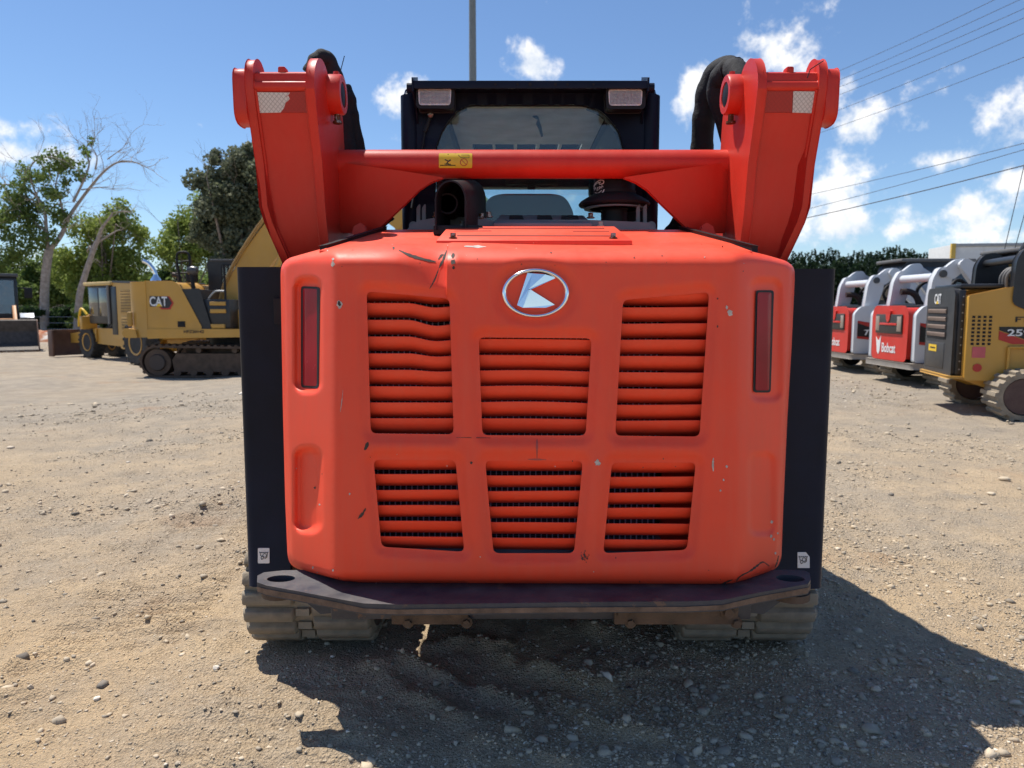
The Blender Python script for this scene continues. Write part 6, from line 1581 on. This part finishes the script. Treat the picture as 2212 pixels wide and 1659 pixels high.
def tree_px(name, label, base, Y, limb_px, leafy, m, nleaf, size, bark=BARK, group=None, twig=(2, 1.6), droop=.2):
    """trunk and limbs drawn from the photograph on a tree Y metres away; leafy: clumps (u, v, radius px)"""
    b = P(base[0], base[1], Y); z0 = gzs(b.x, Y); T = Thing(name, label, 'tree', (b.x, Y, z0), 0, group)
    paths = []; tips = []
    for pts, r0, r1 in limb_px:
        dy = random.gauss(0, 1.2) if len(paths) else 0
        q = [P(u, v, Y) + Vector((0, dy * i / len(pts), 0)) for i, (u, v) in enumerate(pts)]
        if not paths: q[0].z = z0 - .1
        paths.append((q, r0, r1))
    base_paths = list(paths)
    for q, r0, r1 in base_paths[1:]:
        for i in range(1, len(q)):
            for _ in range(twig[0]):
                d = (q[i] - q[i - 1]).normalized() + Vector((random.gauss(0, .7), random.gauss(0, .7), random.gauss(.1, .5)))
                twigs(q[i], d, twig[1] * (.6 + .7 * random.random()), max(.018, r1 * .8), 2, paths, tips)
    limbs('trunk', paths, bark, T)
    if nleaf:
        cs, rs = [], []
        for (u, v, rp) in leafy:
            c = P(u, v, Y); R_ = rp / F * Y
            for _ in range(max(5, int(rp / 3.2))):
                d = Vector((random.gauss(0, 1), random.gauss(0, 1), random.gauss(0, .8))).normalized() * R_ * random.random() ** .5
                cs.append(tuple(c + d)); rs.append(R_ * (.34 + .36 * random.random()))
        leaves('crown', cs, rs, nleaf, size, m, T, T, droop=droop)
    return T
# sparse half-bare tree at the far left
tree_px('sparse_tree', 'tall half-bare tree with sparse leaves at the far left', (95, 712), 44,
        [([(97, 712), (96, 650), (99, 590), (106, 540)], 0.260, 0.240), ([(106, 542), (128, 508), (140, 470), (158, 436), (185, 395), (206, 366), (232, 344), (262, 340), (292, 352)], 0.149, 0.028),
         ([(104, 540), (98, 490), (92, 452), (70, 420), (40, 402), (0, 396), (-40, 400)], 0.112, 0.040), ([(158, 436), (178, 392), (190, 352), (180, 322), (196, 300)], 0.081, 0.024),
         ([(140, 470), (128, 430), (118, 400), (128, 360)], 0.081, 0.024), ([(206, 366), (214, 340), (206, 320)], 0.056, 0.016), ([(232, 344), (252, 330), (268, 318)], 0.037, 0.016), ([(176, 410), (200, 400), (214, 398)], 0.043, 0.016),
         ([(92, 452), (70, 380), (90, 350), (120, 345)], 0.062, 0.024), ([(98, 500), (60, 470), (20, 480), (-10, 500)], 0.062, 0.024)],
        [(30, 420, 34), (70, 390, 36), (110, 362, 32), (150, 345, 26), (20, 470, 38), (70, 450, 36), (120, 420, 30), (165, 385, 22), (30, 530, 40), (80, 510, 34), (10, 580, 36), (185, 330, 16), (200, 305, 12), (118, 470, 26), (-30, 480, 40)],
        LEAF_A, 11000, .15, BARKP, 'trees along the left boundary', (2, 1.5), .4)
tree_px('leaning_tree', 'dead leaning trunk with broken forks left of the yellow machines', (165, 690), 43,
        [([(163, 705), (172, 640), (182, 600), (200, 545), (210, 520)], .22, .13), ([(210, 520), (222, 492), (240, 470), (246, 460)], .12, .04), ([(206, 526), (226, 510), (242, 496)], .08, .03), ([(196, 555), (180, 530), (160, 540)], .07, .03)],
        [], None, 0, .1, BARKP, 'trees along the left boundary', (1, 1.0))
def broad(name, label, base, Y, clumps, m, nleaf, size, group='trees along the left boundary', droop=.3, trunk=.2):
    u, v = base; top = min(c[1] for c in clumps)
    lm = [([(u, v), (u + 3, (v + top) / 2 + 20), (u - 2, top + 60)], trunk, trunk * .4)]
    for c in clumps[:7]: lm.append(([(u, v - 30), ((u + c[0]) / 2, (v + c[1]) / 2), (c[0], c[1])], trunk * .5, .03))
    return tree_px(name, label, base, Y, lm, clumps, m, nleaf, size, BARK, group, (1, 1.3), droop)
broad('willow_tree', 'pale green feathery tree behind the leaning trunk', (225, 712), 50, [(200, 500, 45), (245, 480, 45), (280, 490, 34), (180, 560, 48), (240, 550, 50), (290, 545, 36), (160, 610, 45), (225, 610, 55), (270, 600, 40), (255, 455, 30)], LEAF_B, 22000, .17, droop=.8)
broad('willow_tree', 'lime green feathery tree left of the dark dense tree', (405, 690), 54, [(360, 500, 34), (400, 480, 40), (430, 460, 38), (380, 540, 36), (430, 530, 44), (460, 500, 40), (345, 530, 26), (470, 560, 36)], LEAF_B, 14000, .17, droop=.8)
broad('dense_tree', 'tall dense grey-green tree beside the left lift arm', (520, 700), 40, [(470, 400, 44), (510, 370, 46), (545, 350, 44), (480, 450, 50), (530, 430, 54), (580, 380, 50), (500, 500, 52), (560, 490, 55), (440, 440, 30), (470, 350, 26), (525, 325, 26), (600, 450, 50), (430, 490, 34), (520, 550, 50), (590, 540, 50)], LEAF_C, 60000, .16, trunk=.4)
broad('dark_tree', 'dark low tree behind the chrome exhaust', (300, 690), 62, [(270, 620, 36), (310, 610, 34), (345, 605, 30), (380, 600, 30), (330, 640, 40)], LEAF_D, 13000, .2)
broad('dark_tree', 'dark green tree behind the sparse tree trunk', (110, 715), 56, [(60, 590, 44), (110, 580, 40), (150, 600, 40), (40, 640, 45), (100, 640, 46), (160, 650, 44)], LEAF_A, 20000, .2)
broad('round_tree', 'green tree at the left picture edge behind the wheel loader', (10, 715), 52, [(-20, 600, 40), (15, 610, 44), (-10, 650, 46), (35, 655, 38), (-60, 620, 50)], LEAF_A, 14000, .2)
broad('roadside_tree', 'light green tree seen through the cab window', (1050, 640), 48, [(1045, 450, 22), (1055, 480, 30), (1035, 500, 30), (1060, 520, 34), (1030, 540, 36)], LEAF_B, 9000, .16, group='trees along the left boundary')
for i, (u, Y, w, h, lab) in enumerate([(20, 46, 50, 60, 'leafy shrub at the foot of the left trees, nearest the wheel loader'), (75, 46, 44, 55, 'leafy shrub just left of the sparse tree trunk'), (125, 45, 44, 60, 'leafy shrub just right of the sparse tree trunk'), (170, 45, 46, 66, 'leafy shrub under the leaning trunk'),
                                   (215, 46, 44, 66, 'leafy shrub above the brown blade'), (262, 48, 44, 70, 'leafy shrub behind the yellow cab roof'), (310, 49, 44, 80, 'leafy shrub behind the engine body'), (356, 50, 40, 78, 'shrub behind the excavator counterweight'), (400, 50, 40, 76, 'shrub behind the excavator handrail'), (450, 50, 44, 84, 'shrub behind the excavator cab')]):
    vb = 663.6 + (H - base_z(np.array([-15.]), np.array([45.]))[0]) / Y * F
    b = P(u, vb, Y); T = Thing('shrub', lab, 'shrub', (b.x, Y, gzs(b.x, Y)), 0, 'shrubs under the left trees')
    cs, rs = [], []
    for _ in range(34):
        a_ = random.random(); c = P(u + random.gauss(0, .42) * w, vb - h * (.12 + .85 * a_), Y + random.gauss(0, .8)); cs.append(tuple(c)); rs.append((.2 + .2 * random.random()) * w / F * Y)
    leaves('foliage', cs, rs, 6500, .17, LEAF_D if i % 3 else LEAF_A, T, T)
    limbs('stems', [([Vector((b.x + random.gauss(0, .3), Y, T.o.location.z)), Vector((b.x + random.gauss(0, .6), Y + random.gauss(0, .4), T.o.location.z + 1)), Vector((b.x + random.gauss(0, .8), Y + random.gauss(0, .5), T.o.location.z + 1.9))], .04, .015) for _ in range(5)], BARK, T)
# the pine wood on the right horizon: one mass
def pines():
    cs, rs = [], []; V, Fc, tone = [], [], []
    edge = [(500, 604), (900, 598), (1400, 585), (1600, 562), (1700, 552), (1760, 540), (1800, 543), (1850, 545), (1900, 537), (1950, 536), (1990, 545), (2040, 550), (2060, 566), (2110, 572), (2230, 576), (2700, 580)]
    for row, (Y, dv, st) in enumerate(((150, 0, 15), (138, 12, 15), (128, 26, 16))):
        u = 480
        while u < 2700:
            v = np.interp(u, [p[0] for p in edge], [p[1] for p in edge]) + dv + random.gauss(0, 5); c = P(u, v, Y + random.gauss(0, 3)); top = c.z; hgt = max(6, top)
            n = 1500 if 1660 < u < 2240 else 260; t = RNG.random(n) ** .8; r = (.25 + 2.0 * t ** .9) * (.75 + .5 * RNG.random(n)); a = RNG.random(n) * 6.283
            p = np.stack([c.x + r * np.cos(a), c.y + r * np.sin(a), top - t * hgt * .85 + .5 * RNG.standard_normal(n) * .4], 1)
            d = np.stack([np.cos(a), np.sin(a), -.1 + .4 * RNG.standard_normal(n)], 1); s = (.34 if n > 500 else .8) * (.5 + RNG.random(n)); b = np.cross(d, RNG.standard_normal((n, 3))); b /= np.linalg.norm(b, axis=1)[:, None]
            k = len(V) * 0
            V.append(np.stack([p - d * s[:, None] * .5, p + b * s[:, None] * .4, p + d * s[:, None] * .6, p - b * s[:, None] * .4], 1).reshape(-1, 3)); tone.append(np.repeat(np.clip(.45 + .18 * RNG.standard_normal(n) + random.gauss(0, .1), 0, 1), 4))
            u += st * (.7 + .6 * random.random())
    V = np.concatenate(V); o = raw_mesh('pine_wood', V, np.arange(len(V)).reshape(-1, 4), PINE, np.concatenate(tone)); tag(o, 'dark pine wood along the right horizon', 'wood', kind='stuff')
pines()
# low dark understorey closing the far left boundary
def brush():
    V = []; tone = []
    for _ in range(230):
        u = random.uniform(-250, 620); Y = random.uniform(60, 72); zb_ = float(base_z(np.array([-20.]), np.array([60.]))[0]); c = P(u, 650, Y); n = 90
        d = RNG.standard_normal((n, 3)); d /= np.linalg.norm(d, axis=1)[:, None]; p = np.array([c.x, Y, zb_ + 1.2 + random.random() * 2.6]) + d * (RNG.random(n) ** .4)[:, None] * np.array([1.6, 1.4, 1.5])
        a = RNG.standard_normal((n, 3)); a /= np.linalg.norm(a, axis=1)[:, None]; b = np.cross(a, RNG.standard_normal((n, 3))); b /= np.linalg.norm(b, axis=1)[:, None]; s = .42 * (.5 + RNG.random(n))[:, None]
        V.append(np.stack([p - a * s * .5, p + b * s * .4, p + a * s * .5, p - b * s * .4], 1).reshape(-1, 3)); tone.append(np.repeat(np.clip(.5 + .2 * RNG.standard_normal(n), 0, 1), 4))
    V = np.concatenate(V); o = raw_mesh('brushwood', V, np.arange(len(V)).reshape(-1, 4), LEAF_A, np.concatenate(tone)); tag(o, 'dense green brushwood closing the yard behind the left trees', 'brushwood', kind='stuff')
brush()
# red earth heap with pale rubble
def heap():
    a_, b_ = P(55, 742, 38), P(150, 742, 38); n, m_ = 60, 18; V, Fc = [], []
    cx_ = (a_.x + b_.x) / 2; z0 = gzs(cx_, 38)
    T_ = (cx_, 38.4, z0)
    for i in range(n):
        for j in range(m_):
            x = a_.x - 1 + (b_.x - a_.x + 2) * i / (n - 1); y = 37.3 + 2.4 * j / (m_ - 1)
            e_ = math.sin(math.pi * i / (n - 1)) ** .6 * math.sin(math.pi * j / (m_ - 1)) ** .7
            V.append((x - cx_, y - 38.4, -.08 + e_ * (.42 + .55 * float(fbm(np.array([x]), np.array([y]), 1.3, 4, 8)[0]))))
    for i in range(n - 1):
        for j in range(m_ - 1): k = i * m_ + j; Fc.append((k, k + 1, k + m_ + 1, k + m_))
    m, nt, b = newmat('red_earth')
    c = _mix(nt, _ramp(nt, _noise(nt, 2.2, 7, .65), .4, .6), (.36, .12, .055), (.50, .27, .16)); c = _mix(nt, _ramp(nt, _noise(nt, 1.6, 6, .6), .52, .60), c, (.60, .55, .48))
    nt.links.new(c, b.inputs['Base Color']); b.inputs['Roughness'].default_value = .95
    o = obj('earth_heap', V, Fc, m, None, smooth=0, fix=False); o.location = T_
    tag(o, 'low heap of red earth and pale rubble before the left trees', 'earth heap')
heap()
# wire fence in front of the shrubs
FN = Thing('wire_fence', 'thin wire fence in front of the shrubs at the left', 'fence', (-24, 42.5, gzs(-24, 42.5)))
for k, z_ in enumerate((.5, .85, 1.2)): tube('wire', [(-14, 0, z_), (0, 0, z_), (16, 0, z_)], .012, GREY, FN, 5)
for i in range(7): tube('post', [(-13 + i * 4.6, .03, -.3), (-13 + i * 4.6, .03, 1.3)], .035, BARK, FN, 6)
